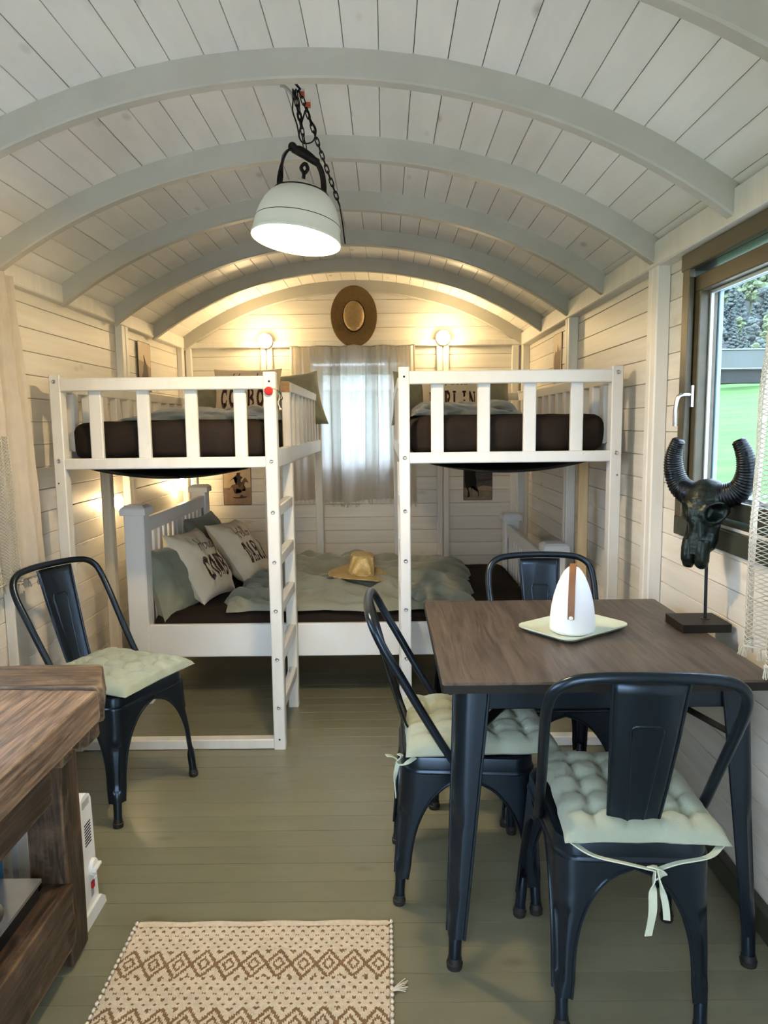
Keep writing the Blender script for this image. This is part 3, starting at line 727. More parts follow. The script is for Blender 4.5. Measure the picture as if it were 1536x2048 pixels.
# ---------------------------------------------------------------- table
M['darkwood_and_shade'] = simple('black_block_and_edge_shade', (.016,.014,.012,1), .5, var=.3, scale=8, bump=.2, spec=.25)
TX0, TX1, TY0, TY1, TZ = .130, .938, 1.672, 2.492, .756
M['tabletop'] = wood('dark_stained_elm', (.115,.088,.068,1), (.042,.031,.024,1), .42, (12,.9,12), 3.2, 0, None, 0, .3, (.36,.66), 1.3)
tb = thing('dining_table', 'square dark wood table on gunmetal legs by the window', 'table', ((TX0+TX1)/2,(TY0+TY1)/2,0)); to = tb.location
TW, TL = (TX1-TX0)/2, (TY1-TY0)/2
mb = MB(); out = rounded_outline(TW, TW, TL, .008, 3); n = len(out); prof = [(0,.730),(0,.752),(.003,TZ)]
mb.add([(x-math.copysign(d,x), y-math.copysign(d,y), z) for d, z in prof for x, y in out], [(i*n+k,i*n+(k+1)%n,(i+1)*n+(k+1)%n,(i+1)*n+k) for i in range(2) for k in range(n)] + [tuple(range(n-1,-1,-1)), tuple(2*n+k for k in range(n))])
mb.build('table_top', M['tabletop'], tb)
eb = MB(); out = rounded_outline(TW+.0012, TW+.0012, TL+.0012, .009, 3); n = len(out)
eb.add([(x,y,z) for z in (.7305,.7505) for x, y in out], [(k,(k+1)%n,n+(k+1)%n,n+k) for k in range(n)]); eb.build('edge_shade_band', M['darkwood_and_shade'], tb)  # dark band puts the shade of the table edge into colour
for a0,a1,b0,b1 in ((-TW+.06,TW-.06,-TL+.045,-TL+.065),(-TW+.06,TW-.06,TL-.065,TL-.045)): MB().cbox(a0,a1,b0,b1,.672,.730,.003).build('apron', M['metal'], tb)
for a0,a1,b0,b1 in ((-TW+.045,-TW+.065,-TL+.06,TL-.06),(TW-.065,TW-.045,-TL+.06,TL-.06)): MB().cbox(a0,a1,b0,b1,.672,.730,.003).build('apron', M['metal'], tb)
wt = lambda z: lerp(.037, .078, (z-.05)/.68)
for sx in (1,-1):
    for sy_ in (1,-1):
        leg_part(tb, (TW-.040,TL-.040), (TW-.012,TL-.004), sx, sy_, .732, wt, wt, .034, (.16,.42,.007,.5), .13, .0175, 'metal', .085)
        MB().flat([(sx*(TW-.06), sy_*(TL-.06), .585), (sx*.02, sy_*.02, .715)], .028, .004).build('brace', M['metal_dark'], tb)
# ---------------------------------------------------------------- tray and lantern
M['tray'] = simple('pale_green_melamine', (.56,.62,.50,1), .35, var=.04, scale=4)
def sq_plate(hx, hy, r, rows, n=8):
    mb = MB(); out = rounded_outline(1,1,1,.3,n); N = len(out); vs = []
    for s_, z in rows: 
        for x, y in rounded_outline(hx*s_, hx*s_, hy*s_, r*s_, n): vs.append((x,y,z))
    mb.add(vs, [(i*N+k,i*N+(k+1)%N,(i+1)*N+(k+1)%N,(i+1)*N+k) for i in range(len(rows)-1) for k in range(N)] + [tuple(range(N-1,-1,-1)), tuple((len(rows)-1)*N+k for k in range(N))]); return mb
tr = sq_plate(.142,.105,.035,[(.80,0),(.86,.001),(1.0,.013),(1.0,.017),(.975,.017),(.86,.006),(.55,.005)]).build('serving_plate', M['tray'], None, 40, (.556,2.118,TZ+.0005))
tr.rotation_euler = (0,0,math.radians(36)); tag(tr, 'pale green rounded square plate under the white lantern', 'plate')
M['lampwhite'] = simple('matte_white_plastic', (.80,.82,.86,1), .5)
M['leather'] = simple('tan_leather', (.23,.095,.035,1), .5, var=.15, scale=30, bump=.1, bscale=200)
ln = thing('table_lantern', 'white cone shaped lantern with a tan leather strap on the table', 'lantern', (.545,2.085,TZ+.0066))
prof = [(.058,0),(.064,.003),(.0655,.010),(.0648,.040),(.061,.075),(.055,.105),(.046,.135),(.036,.160),(.026,.178),(.016,.189),(.008,.193),(.0005,.194)]
MB().lathe(prof, 40, (0,0,0), False).build('shade', M['lampwhite'], ln, 60)
def lan_r(z): return interp([(z_,r) for r,z_ in prof], z)[0]
strap = []
for z in (.050,.07,.09,.11,.13,.15): strap.append((-(lan_r(z)+.0025), z))
strap += [(-.033,.174),(-.022,.190),(-.009,.1985),(.009,.1985),(.022,.190),(.033,.174)]; strap += [((lan_r(z)+.0025), z) for z in (.15,.13,.11,.09,.07,.05)]
az = math.radians(72)   # strap plane: studs face the room entrance and the far side
pth = [(x*math.cos(az), x*math.sin(az)-.0, z) for x, z in strap]
# strap as a flat band
mb = MB(); side = Vector((-math.sin(az), math.cos(az), 0)); n = len(pth)
vs = []
for i, p in enumerate(pth):
    p = Vector(p); tg = (Vector(pth[min(i+1,n-1)])-Vector(pth[max(i-1,0)])).normalized(); nn = tg.cross(side).normalized()
    for a, b in ((-1,-1),(1,-1),(1,1),(-1,1)): vs.append(p + side*a*.0095 + nn*b*.0012)
mb.add(vs, [(i*4+k,i*4+(k+1)%4,(i+1)*4+(k+1)%4,(i+1)*4+k) for i in range(n-1) for k in range(4)] + [(3,2,1,0), tuple((n-1)*4+k for k in range(4))])
stp = fix_normals(mb.build('leather_strap', M['leather'], ln, 60))
for p in (pth[0], pth[-1]):
    d = Vector((p[0],p[1],0)).normalized(); mb = MB().lathe([(.0005,.004),(.005,.0035),(.0062,.0015),(.0062,0)], 14, (0,0,0), False)
    mb.xf(Matrix.Translation(Vector(p)+d*.001+Vector((0,0,.004))) @ d.to_track_quat('Z','Y').to_matrix().to_4x4()); mb.build('stud', M['bedwhite'], stp, 50)
# ---------------------------------------------------------------- skull sculpture
M['bronze'] = simple('dark_patina_resin', (.016,.022,.020,1), .36, .7, var=.5, scale=9, dark=(.005,.012,.010,1), bump=.6, bscale=45)
M['horn'] = simple('black_horn_resin', (.010,.014,.018,1), .3, .6, var=.3, scale=40)
sk = thing('horned_skull_sculpture', 'dark horned animal skull on a rod and square base by the window', 'sculpture', (.936,2.134,TZ+.0005))
MB().cbox(-.072,.072,-.068,.068,0,.024,.003,2).build('base', M['darkwood_and_shade'], sk)
MB().tube([(.022,.0,.022),(.018,.0,.26)], .0048, 10).build('rod', M['metal_dark'], sk, 50)
MB().lathe([(.0,.024),(.014,.024),(.013,.0265),(.0,.027)],16,(.022,0,0),False).build('rod_plate', M['metal_dark'], sk, 40)
KR = Matrix.Translation((.0,.0,.180)) @ Matrix.Rotation(math.radians(-50),4,'Z') @ Matrix.Rotation(math.radians(-4),4,'X')
tab = [(.045,.030,.024,-.030),(.062,.046,.034,-.020),(.085,.050,.042,-.012),(.11,.047,.047,-.004),(.135,.047,.052,.0),(.155,.058,.056,.004),(.172,.066,.059,.008),(.19,.066,.060,.012),(.21,.064,.057,.014),(.23,.060,.050,.016),(.25,.048,.040,.018),(.263,.028,.024,.02),(.268,.002,.002,.02)]
def skull_pt(u, v):
    z = lerp(.045,.268, v); a, b, c = interp(tab, z); th = 2*PI*u
    x = a*math.sin(th); y = -b*math.cos(th)
    ca = abs(math.atan2(abs(x)/a, -y/b)) if a > .003 else 0   # 0 = front
    f = 1.0
    # flatten the face, nasal ridge, hollow beside the nose
    if z < .16: f *= 1 - .16*math.exp(-((ca-.85)/.32)**2)*sstep(.16,.12,z)*sstep(.07,.10,z)
    d2 = ((ca-.95)/.42)**2 + ((z-.168)/.021)**2
    f *= 1 - .62*math.exp(-(d2*.8)**3) + .10*math.exp(-((math.sqrt(d2)-1.42)/.28)**2)
    f *= 1 + .035*fbm(x*40, y*40, z*40)
    return KR @ Vector((x*f, y*f + c, z))
mb = MB().grid(lambda u,v: skull_pt(u,v), 84, 70, True); 
skl = fix_normals(mb.build('skull', M['bronze'], sk, 179))
for s_ in (-1,1):
    mb = MB().tube(smooth_path([KR@Vector((s_*.020,-.030,.085)), KR@Vector((s_*.021,-.036,.05)), KR@Vector((s_*.020,-.034,.022)), KR@Vector((s_*.014,-.026,.002))],5), [.022]*5+[.021]*5+[.019]*3+[.015,.010,.004], 12)
    mb.build('muzzle_prong', M['bronze'], skl, 179)
    hp = [(s_*.020,.012,.216),(s_*.055,.016,.220),(s_*.090,.020,.240),(s_*.108,.014,.278),(s_*.110,.004,.318),(s_*.102,-.004,.352),(s_*.088,-.010,.382)]
    P_ = smooth_path([KR@Vector(p) for p in hp], 16); nn = len(P_)
    R_ = [lerp(.040,.019,(i/nn)**1.1)*(1+.06*math.sin(i*2.05)) if i < nn-3 else .0185*(1-.10*(i-nn+3)) for i in range(nn)]
    fix_normals(MB().tube(P_, R_, 14).build('horn', M['horn'], sk, 179))
# ---------------------------------------------------------------- pillows with lettering
def ell(cx, cy_, rx, ry, a0, a1, n=18): return [(cx+rx*math.cos(math.radians(lerp(a0,a1,i/n))), cy_+ry*math.sin(math.radians(lerp(a0,a1,i/n)))) for i in range(n+1)]
SLAB = {  # heavy slab letters: strokes (polyline, thickness)
 'C': [(ell(.52,.5,.34,.40,48,312),.24), ([(.80,.62),(.80,.92)],.10), ([(.80,.08),(.80,.38)],.10)],
 'O': [(ell(.5,.5,.33,.40,0,360,24),.26)],
 'W': [([(.10,.97),(.28,.06)],.19),([(.28,.06),(.5,.85)],.13),([(.5,.85),(.72,.06)],.19),([(.72,.06),(.92,.97)],.13),([(-.02,.95),(.26,.95)],.10),([(.36,.95),(.64,.95)],.10),([(.78,.95),(1.04,.95)],.10)],
 'B': [([(.22,.0),(.22,1.0)],.24),(ell(.40,.74,.30,.21,90,-90,12),.19),(ell(.40,.27,.36,.22,90,-90,12),.20),([(.06,.95),(.45,.95)],.10),([(.06,.05),(.45,.05)],.10),([(.2,.5),(.45,.5)],.10)],
 'Y': [([(.10,.95),(.5,.45)],.20),([(.90,.95),(.5,.45)],.15),([(.5,.5),(.5,.0)],.22),([(-.02,.95),(.30,.95)],.10),([(.70,.95),(1.02,.95)],.10),([(.28,.05),(.72,.05)],.10)],
 'D': [([(.22,0),(.22,1)],.24),(ell(.34,.5,.44,.43,90,-90,16),.22),([(.06,.95),(.4,.95)],.10),([(.06,.05),(.4,.05)],.10)],
 'A': [([(.18,.04),(.48,.98)],.15),([(.52,.98),(.82,.04)],.24),([(.28,.34),(.72,.34)],.11),([(.02,.05),(.34,.05)],.10),([(.62,.05),(1.0,.05)],.10)],
 'R': [([(.22,0),(.22,1)],.24),(ell(.40,.73,.32,.21,90,-90,12),.19),([(.45,.5),(.82,.04)],.22),([(.06,.95),(.45,.95)],.10),([(.06,.05),(.40,.05)],.10),([(.70,.05),(.98,.05)],.10)],
 'L': [([(.26,0),(.26,1)],.24),([(.1,.06),(.9,.06)],.13),([(.86,.02),(.86,.34)],.12),([(.06,.95),(.48,.95)],.10)],
 'I': [([(.5,0),(.5,1)],.26),([(.26,.95),(.74,.95)],.10),([(.26,.05),(.74,.05)],.10)],
 'N': [([(.18,0),(.18,1)],.13),([(.82,0),(.82,1)],.13),([(.16,.96),(.84,.06)],.24),([(.02,.05),(.34,.05)],.10),([(.66,.95),(.98,.95)],.10)],
 "'": [([(.5,1.0),(.46,.70)],.16)],
 'G': [(ell(.52,.5,.34,.40,48,330),.24), ([(.80,.10),(.80,.46)],.14), ([(.58,.44),(.94,.44)],.10)],
}
HELLO = [[(0,.02),(.10,.50),(.20,1.0)],[(.34,.0),(.44,.5),(.56,1.0)],[(.0,.46),(.25,.50),(.52,.55),(.62,.36)],
  [(.62,.30),(.74,.40),(.78,.54),(.70,.58),(.62,.44),(.62,.22),(.72,.10),(.84,.18)],[(.84,.18),(1.0,.60),(1.06,.98),(.98,1.02),(.94,.7),(.94,.3),(1.0,.10),(1.08,.18)],
  [(1.08,.18),(1.24,.60),(1.30,.98),(1.22,1.02),(1.18,.7),(1.18,.3),(1.24,.10),(1.34,.2)],[(1.48,.56),(1.38,.42),(1.38,.2),(1.48,.10),(1.60,.2),(1.62,.42),(1.52,.56),(1.50,.46),(1.62,.44),(1.76,.52)]]
HOWDY = HELLO[:3] + [[(.74,.54),(.64,.40),(.64,.2),(.74,.10),(.86,.2),(.86,.42),(.76,.54),(.80,.46),(.96,.50)],[(.96,.50),(.98,.2),(1.06,.10),(1.14,.3),(1.14,.46),(1.16,.2),(1.26,.10),(1.34,.3),(1.34,.5)],
  [(1.62,.46),(1.52,.52),(1.44,.3),(1.50,.10),(1.62,.24),(1.70,1.0)],[(1.62,.24),(1.70,.10),(1.78,.2)],[(1.80,.5),(1.82,.2),(1.92,.12),(2.02,.5)],[(2.02,.5),(1.98,-.1),(1.90,-.4),(1.82,-.3),(2.1,.2)]]
def stroke_quads(pl, t, sub=4):
    q = []
    P = [Vector((a,b)) for a,b in pl]
    for a, b in zip(P, P[1:]):
        d = b-a
        if d.length < 1e-6: continue
        n = Vector((-d.y, d.x)).normalized()*t/2; k = max(1, min(sub, int(d.length/.08)+1))
        for i in range(k):
            p0 = a+d*(i/k); p1 = a+d*((i+1)/k); q.append((p0-n, p1-n, p1+n, p0+n))
    return q
def put_text(mb, quads, surf, lift):
    for q in quads:
        vs = []
        for p in q:
            vs.append(surf(p.x, p.y, lift))
        mb.add(vs, [(0,1,2,3)])
def frame(xdir, updir):
    x = Vector(xdir).normalized(); u = Vector(updir); u = (u - x*u.dot(x)).normalized(); return Matrix((x, u, x.cross(u))).transposed()
def pillow(label, c, xdir, updir, hx, hy, th, mat, seed, text=None, group=None, bend=0.0, edge=None, cat='pillow', wr=.013):
    T = thing('pillow', label, cat, c, 0, group); T.rotation_euler = frame(xdir, updir).to_euler()
    def surf(u, v, lift=0.0, sg=1):
        u = max(-1,min(1,u)); v = max(-1,min(1,v))
        e = (max(0,1-abs(u)**2.6)*max(0,1-abs(v)**2.6))**.5
        x = u*hx*(1-.09*(1-v*v)*u*u); y = v*hy*(1-.09*(1-u*u)*v*v)
        w = wr*fbm(u*1.7+seed, v*1.7, seed)*(.35+.65*e) + wr*.5*math.sin(7*(u*.6+v)+3*fbm(u,v,seed+3))*math.exp(-((abs(u)-.8)/.25)**2)*e
        w += wr*1.1*(abs(fbm(u*2.1-seed, v*2.1+seed, 3.3))-.3)*e
        return (x, y, sg*(th*e) + w + lift + bend*(u*u+v*v))
    N = 36; mb = MB().grid(lambda a,b: surf(2*a-1, 2*b-1), N, N); mb.grid(lambda a,b: surf(1-2*a, 2*b-1, 0, -1), N, N)
    mb.build('cover', M[mat], T, 179)
    if edge: 
        e = MB().grid(lambda a,b: surf(2*a-1, -1+.18*b, .001), N, 4); e.build('hem', M[edge], T, 179)
    if text:
        word, script, (u0,u1,v0,v1), (s0,s1,t0,t1) = text
        mb = MB(); n = len(word); cw = (u1-u0)/n
        for i, ch in enumerate(word):
            for pl, t in SLAB[ch]:
                q = stroke_quads(pl, t)
                put_text(mb, [[Vector((u0+cw*(i+.04+.92*p.x), v0+(v1-v0)*p.y)) for p in r] for r in q], surf, .0022)
        mb.build('slab_lettering', M['ink'], T)
        mb = MB(); wd = max(p[0] for l in script for p in l)
        for l in script:
            pl = [(p.x,p.y) for p in smooth_path([(a,b,0) for a,b in l], 4)]
            put_text(mb, [[Vector((s0+(s1-s0)*p.x/wd, t0+(t1-t0)*p.y)) for p in r] for r in stroke_quads(pl, .05, 2)], surf, .0022)
        mb.build('script_lettering', M['ink2'], T)
    return T
COW = ('COWBOY', HOWDY, (-.74,.80,-.42,.08), (-.45,.5,.24,.62)); DAR = ("DARLIN'", HELLO, (-.74,.84,-.42,.08), (-.42,.42,.24,.62))
COWB = ('COWBOY', HOWDY, (-.55,1.2,-.58,.06), (-.42,.6,.20,.62)); DARB = ("DARLIN'", HELLO, (-.55,1.2,-.58,.06), (-.45,.5,.20,.62))
G1 = 'pillows on the double bed'
pillow('plain sage pillow nearest the front post of the double bed', (-1.115,3.735,.575), (.34,.94,0), (-.34,.12,.93), .185,.200,.085,'pillow',1,None,G1)
pillow('cream pillow with Howdy COWBOY lettering on the double bed', (-1.020,3.900,.628), (.22,.97,-.03), (-.50,.22,.83), .195,.215,.085,'canvas',2,COWB,G1)
pillow('plain sage pillow wedged behind the cream pillows at the headboard', (-1.06,4.42,.64), (.20,.97,0), (-.5,.1,.85), .21,.23,.07,'pillow',4,None,G1)
pillow('cream pillow with Hello DARLIN lettering farther back on the double bed', (-.890,4.36,.625), (.26,.96,-.03), (-.58,.20,.80), .195,.215,.080,'canvas',3,DARB,G1)
G2 = 'pillows on the loft beds'
pillow('cream pillow with COWBOY lettering on the left loft bed', (-.860,4.60,1.560), (1,.05,0), (.0,.30,.95), .215,.185,.06,'canvas',5,('COWBOY',HOWDY,(-.80,.80,-.50,.22),(-.45,.5,.40,.78)),G2)
pillow('sage pillow leaning at the aisle corner of the left loft bed', (-.585,4.72,1.535), (.9,.25,.12), (-.10,.35,.92), .19,.19,.06,'pillow',6,None,G2)
pillow('sage pillow behind the cream pillow on the left loft bed', (-1.05,4.76,1.53), (1,.05,0), (.0,.35,.93), .20,.17,.06,'pillow',7,None,G2)
pillow('cream pillow with Hello DARLIN lettering on the right loft bed', (.435,4.58,1.530), (1,.0,0), (.0,.30,.95), .215,.185,.06,'canvas',8,("DARLIN'",HELLO,(-.80,.84,-.50,.16),(-.45,.45,.36,.74)),G2)
pillow('sage pillow at the aisle corner of the right loft bed', (.205,4.72,1.545), (.95,-.1,0), (.05,.35,.93), .16,.19,.06,'pillow',10,None,G2)
pillow('sage pillow behind the cream pillow on the right loft bed', (.63,4.76,1.525), (1,.05,0), (.0,.35,.93), .19,.19,.06,'pillow',11,None,G2)
# ---------------------------------------------------------------- duvets
def duvet(label, x0,x1,y0,y1,z0, hgt, mat, seed, nx=110, ny=64, dirn=(0.35,1.0), amp=.035, freq=11, group=None, shape=None, rag=.03):
    c = ((x0+x1)/2,(y0+y1)/2,z0); T = thing('duvet', label, 'duvet', c, 0, group)
    def fn(u, v):
        x = lerp(x0,x1,u) + rag*fbm(v*3+seed, seed, 1)*(1-abs(2*u-1)*0)*(2*abs(u-.5))**2
        y = lerp(y0,y1,v) + rag*fbm(u*4+seed, seed+7, 2)*(2*abs(v-.5))**2
        e = (max(0,1-abs(2*u-1)**7)*max(0,1-abs(2*v-1)**5))**.45
        wx = x + .10*fbm(x*2.3+seed, y*2.3, 5); wy = y + .10*fbm(x*2.3, y*2.3+seed, 9)
        ph = freq*(wx*dirn[0]+wy*dirn[1])
        h = hgt + amp*(abs(math.sin(ph))**.75-.5)*(.35+1.1*abs(fbm(x*1.9+seed,y*1.9,3))) + amp*.45*fbm(x*5+seed,y*5,2)
        ph2 = freq*2.1*(wx*dirn[0]*1.9+wy*dirn[1]) + 2.5*fbm(x*3,y*3,seed)
        h -= amp*.30*math.exp(-(math.sin(ph+1.3*fbm(x*4,y*4,seed+6))/.22)**2)*sstep(-.1,.4,fbm(x*2.2+4,y*2.2,seed))
        h += amp*.50*(abs(math.sin(ph2))**.7-.5)*sstep(-.25,.35,fbm(x*2.7,y*2.7,seed+2))
        if shape: h *= shape(u,v)
        return (x-c[0], y-c[1], max(.002, h*e) + .002)
    o = MB().grid(fn, nx, ny); o = o.build('cover', M[mat], T, 179)
    fl = MB().box(x0-c[0]+.05,x1-c[0]-.05,y0-c[1]+.05,y1-c[1]-.05,.001,.02).build('filling', M[mat], T)
    return T
duvet('crumpled grey green duvet across the front of the double bed', -.80,.47,3.560,4.26,.452, .050,'duvet',2.3, 150,84,(.30,1.0),.090,18,'duvets on the double bed',None,.075)
duvet('rolled grey green duvet along the back of the double bed', -.70,.50,4.20,4.745,.452, .070,'duvet',7.7,120,56,(.4,1.0),.075,16,'duvets on the double bed')
duvet('dark slate duvet spread on the left loft bed', -1.14,-.505,3.10,4.52,1.400, .052,'duvet_dark',4.1,60,100,(1.0,.5),.034,12,'duvets on the loft beds', lambda u,v: .55+.45*sstep(0,.25,v))
duvet('dark slate duvet spread on the right loft bed', .125,.60,3.10,4.45,1.408, .058,'duvet_dark',5.6,60,100,(1.0,.5),.034,12,'duvets on the loft beds', lambda u,v: .55+.45*sstep(0,.25,v))
# ---------------------------------------------------------------- straw hats
def straw(name, light, dark, rough=.7):
    m, N, L, P = new_mat(name); P.inputs['Roughness'].default_value = rough
    tc = N.new('ShaderNodeTexCoord'); wv = N.new('ShaderNodeTexWave'); wv.wave_type = 'RINGS'; wv.rings_direction = 'Z'; wv.inputs['Scale'].default_value = 55; wv.inputs['Distortion'].default_value = 1.2; wv.inputs['Detail'].default_value = 2
    L.new(tc.outputs['Object'], wv.inputs['Vector']); nz = N.new('ShaderNodeTexNoise'); nz.inputs['Scale'].default_value = 60; L.new(tc.outputs['Object'], nz.inputs['Vector'])
    ad = N.new('ShaderNodeMath'); ad.operation = 'MULTIPLY'; L.new(wv.outputs['Fac'], ad.inputs[0]); L.new(nz.outputs['Fac'], ad.inputs[1])
    cr = N.new('ShaderNodeValToRGB'); cr.color_ramp.elements[0].color = dark; cr.color_ramp.elements[1].color = light; cr.color_ramp.elements[1].position = .6
    L.new(ad.outputs[0], cr.inputs['Fac']); L.new(cr.outputs['Color'], P.inputs['Base Color'])
    b = N.new('ShaderNodeBump'); b.inputs['Strength'].default_value = .9; b.inputs['Distance'].default_value = .004; L.new(wv.outputs['Fac'], b.inputs['Height']); L.new(b.outputs['Normal'], P.inputs['Normal'])
    return m
M['straw_brown'] = straw('brown_straw', (.30,.185,.065,1), (.17,.10,.035,1)); M['straw_tan'] = straw('tan_straw', (.62,.44,.22,1), (.45,.29,.12,1)); M['straw_gold'] = straw('golden_straw', (.80,.62,.30,1), (.45,.30,.10,1))
def hat(label, c, rot, bx, by, kx, ky, h, curl, m1, m2, mband, dent=.03, flare=.012):
    T = thing('straw_hat', label, 'hat', c); T.rotation_euler = rot
    def brim(u, v):
        a = 2*PI*u; r = v; x = lerp(kx,bx,r)*math.cos(a); y = lerp(ky,by,r)*math.sin(a)
        return (x, y, curl*(math.cos(a)**2)*r**2.2 - flare*(math.sin(a)**2)*r**2)
    o = MB().grid(brim, 56, 12, True).build('brim', M[m1], T, 179); solidify(o, .004)
    def crown(u, v):
        a = 2*PI*u
        if v < .55: t = v/.55; k = lerp(1.0,.93,t); z = h*t*.86
        else: t = (v-.55)/.45; k = .93*math.cos(t*PI/2)**.62 ; z = h*(.86+.14*math.sin(t*PI/2))
        x, y = kx*k*math.cos(a), ky*k*math.sin(a)
        if v > .5: z -= dent*math.exp(-(x/(kx*.42))**2)*sstep(.5,.8,v)*sstep(-1.05,-.2,y/ky)
        return (x, y, z)
    o = MB().grid(crown, 48, 20, True).build('crown', M[m2], T, 179)
    bnd = MB().tube([((kx+.002)*math.cos(2*PI*k/48), (ky+.002)*math.sin(2*PI*k/48), .007) for k in range(48)], .0055, 8, True).build('hat_band', M[mband], T, 179)
    return T
hat('brown straw hat with pale crown hung on the far wall above the curtain', (-.212,5.236,2.137), (math.radians(90),0,0), .163,.212, .074,.103,.085, .012,'straw_brown','straw_tan','hole',.020,.004)
hat('golden straw hat lying on the crumpled duvet', (-.142,3.960,.558), (math.radians(4),math.radians(6),math.radians(4)), .182,.158,.072,.082,.118,-.020,'straw_gold','straw_gold','straw_gold',.004,-.006)
# ---------------------------------------------------------------- curtains
M['linen'] = cloth_thin('natural_linen', (.56,.475,.355,1), .55, .9, (.46,.385,.28,1), 260, .04, (.76,.76,.76,1))
M['linen_pale'] = cloth_thin('pale_linen', (.66,.60,.52,1), .35, .9, (.58,.52,.44,1))
M['lace'] = cloth_thin('cream_cotton_lace', (.80,.76,.66,1), .35)
def tassel_mesh():
    mb = MB(); mb.ball((0,0,-.004), .0045, 8, 6)
    for k in range(6):
        a = k*PI/3; mb.tube([(0,0,-.006),(.004*math.cos(a),.004*math.sin(a),-.02),(.006*math.cos(a+.3),.006*math.sin(a+.3),-.036)], .0014, 4)
    return mb.mesh('tassel', M['lace'], 60)
TASSEL = tassel_mesh()
def lace_lattice(fn, nu, nv, name, parent, th=.0026, motif=None):
    """open net: a diamond lattice turned into threads"""
    mb = MB(); idx = {}
    def v(i,j):
        if (i,j) not in idx: idx[(i,j)] = len(mb.v); mb.v.append(fn(max(0,min(1,i/(2*nu))), max(0,min(1,j/(2*nv)))))
        return idx[(i,j)]
    for i in range(nu):
        for j in range(2*nv-1):
            ci = 2*i+1 + (j%2); cj = j+1
            if ci+1 > 2*nu: continue
            if motif and motif(ci/(2*nu), cj/(2*nv)): continue
            mb.f.append((v(ci-1,cj), v(ci,cj-1), v(ci+1,cj), v(ci,cj+1))); mb.mi.append(0)
    o = mb.build(name, M['lace'], parent, 179); m = o.modifiers.new('threads','WIREFRAME'); m.thickness = th; m.use_even_offset = False; m.use_boundary = True
    return o
def tassels(T, fn, n, jitter=.003):
    for k in range(n):
        p = Vector(fn((k+.5)/n)); o = bpy.data.objects.new('tassel', TASSEL); link(o, T); o.location = p + Vector((random.uniform(-jitter,jitter),random.uniform(-jitter,jitter),0))
        o.rotation_euler = (random.uniform(-.3,.3), random.uniform(-.3,.3), random.uniform(0,6)); o.scale = (1,1,random.uniform(.8,1.15))
# far curtain
cx0, cx1, cz0, cz1, cy_ = -.665, .216, .835, 1.936, 5.200
T = thing('curtain', 'gathered linen curtain with lace inserts over the far window', 'curtain', ((cx0+cx1)/2, cy_, cz0), group='linen curtains'); o0 = T.location.copy()
def cur(u, v, lift=0):   # v: 0 top, 1 bottom
    x = lerp(cx0,cx1,u) + .018*(v-.3)*math.sin(u*9)
    f = .013*math.sin(u*2*PI*13 + 1.2*math.sin(u*17))*(1-.55*v) + .020*math.sin(u*2*PI*5.2+.8+.7*v)*(.25+.75*v) + .006*math.sin(u*2*PI*27)*max(0,1-3*v)
    z = lerp(cz1,cz0,v) + .012*math.sin(u*11)*v - .008*math.sin(PI*u*4)**2*(1-v)
    return (x-o0.x, cy_ + f - lift - o0.y, z - o0.z)
MB().grid(lambda u,v: cur(u,v), 160, 26).build('linen_cloth', M['linen'], T, 179)
for u0, u1 in ((.32,.395),(.60,.70)):
    lace_lattice(lambda a,b: cur(lerp(u0,u1,a), lerp(.02,.985,b), .004), 7, 90, 'lace_strip', T, .0032)
    for e in (u0,u1): MB().tube([cur(e, k/40, .004) for k in range(1,40)], .0018, 5).build('lace_edge', M['lace'], T, 179)
MB().tube([cur(k/60, .004, .004) for k in range(61)], .004, 6).build('gathered_heading', M['linen'], T, 179)
tassels(T, lambda t: cur(t, 1.0), 30)
# window curtains on the side walls: (far edge as a function of height)
def side_curtain(label, xw, y_near, far, z0, z1, lace, sgn, ntas, seed, tiers):
    T = thing('curtain', label, 'curtain', (xw, (y_near+far(z0))/2, z0), group='linen curtains'); o0 = T.location.copy()
    def fn(u, v, lift=0):
        z = lerp(z1,z0,v); y = lerp(far(z), y_near, u)
        f = .022*math.sin(u*2*PI*4.2+seed+.5*v) + .010*math.sin(u*2*PI*9+2*seed) + .006*fbm(u*6,v*5,seed)
        f = max(-.030, min(.030, f))
        return (xw + f + sgn*lift - o0.x, y - o0.y, z + .01*math.sin(u*8+seed)*v - o0.z)
    if lace[0] > .001 or lace[2] > .001:
        for a, b in ((0,lace[0]),(lace[1],1.0)):
            if b-a > .01: MB().grid(lambda u,v: fn(lerp(a,b,u), v), max(8,int(70*(b-a))), 40).build('linen_cloth', M['linen_pale'], T, 179)
    if lace[2] > .001: MB().grid(lambda u,v: fn(lerp(lace[0],lace[1],u), lerp(0,lace[2],v)), 30, 24).build('linen_cloth', M['linen_pale'], T, 179)
    nu, nv = tiers
    lace_lattice(lambda a,b: fn(lerp(lace[0],lace[1],a), lerp(lace[2],.995,b)), nu, nv, 'lace_panel', T, .0034, lambda a,b: (math.sin(a*2*PI*1.5)**2*math.sin(b*2*PI*5)**2 > .9))
    for e in (lace[0], lace[1]): MB().tube([fn(e, lerp(lace[2],1,k/30)) for k in range(31)], .003, 6).build('lace_edge', M['lace'], T, 179)
    MB().tube([fn(k/40, 1.0) for k in range(41)], .003, 6).build('hem', M['lace'], T, 179)
    tassels(T, lambda t: fn(t, 1.0), ntas, .004)
    return T
side_curtain('pale linen and lace curtain at the right window', .925, 1.36, lambda z: interp([(.79,1.856),(1.2,1.85),(1.45,1.83),(1.6,1.80),(1.93,1.72)], z)[0], .800, 1.925, (.13,.46,.22), -1, 22, .6, (15,74))
side_curtain('pale linen and lace curtain hanging at the left edge of the picture', -1.372, 2.30, lambda z: interp([(.8,2.865),(1.29,2.825),(1.7,2.775),(1.93,2.745)], z)[0], .815, 1.930, (.30,.85,.52), 1, 22, 2.1, (26,44))
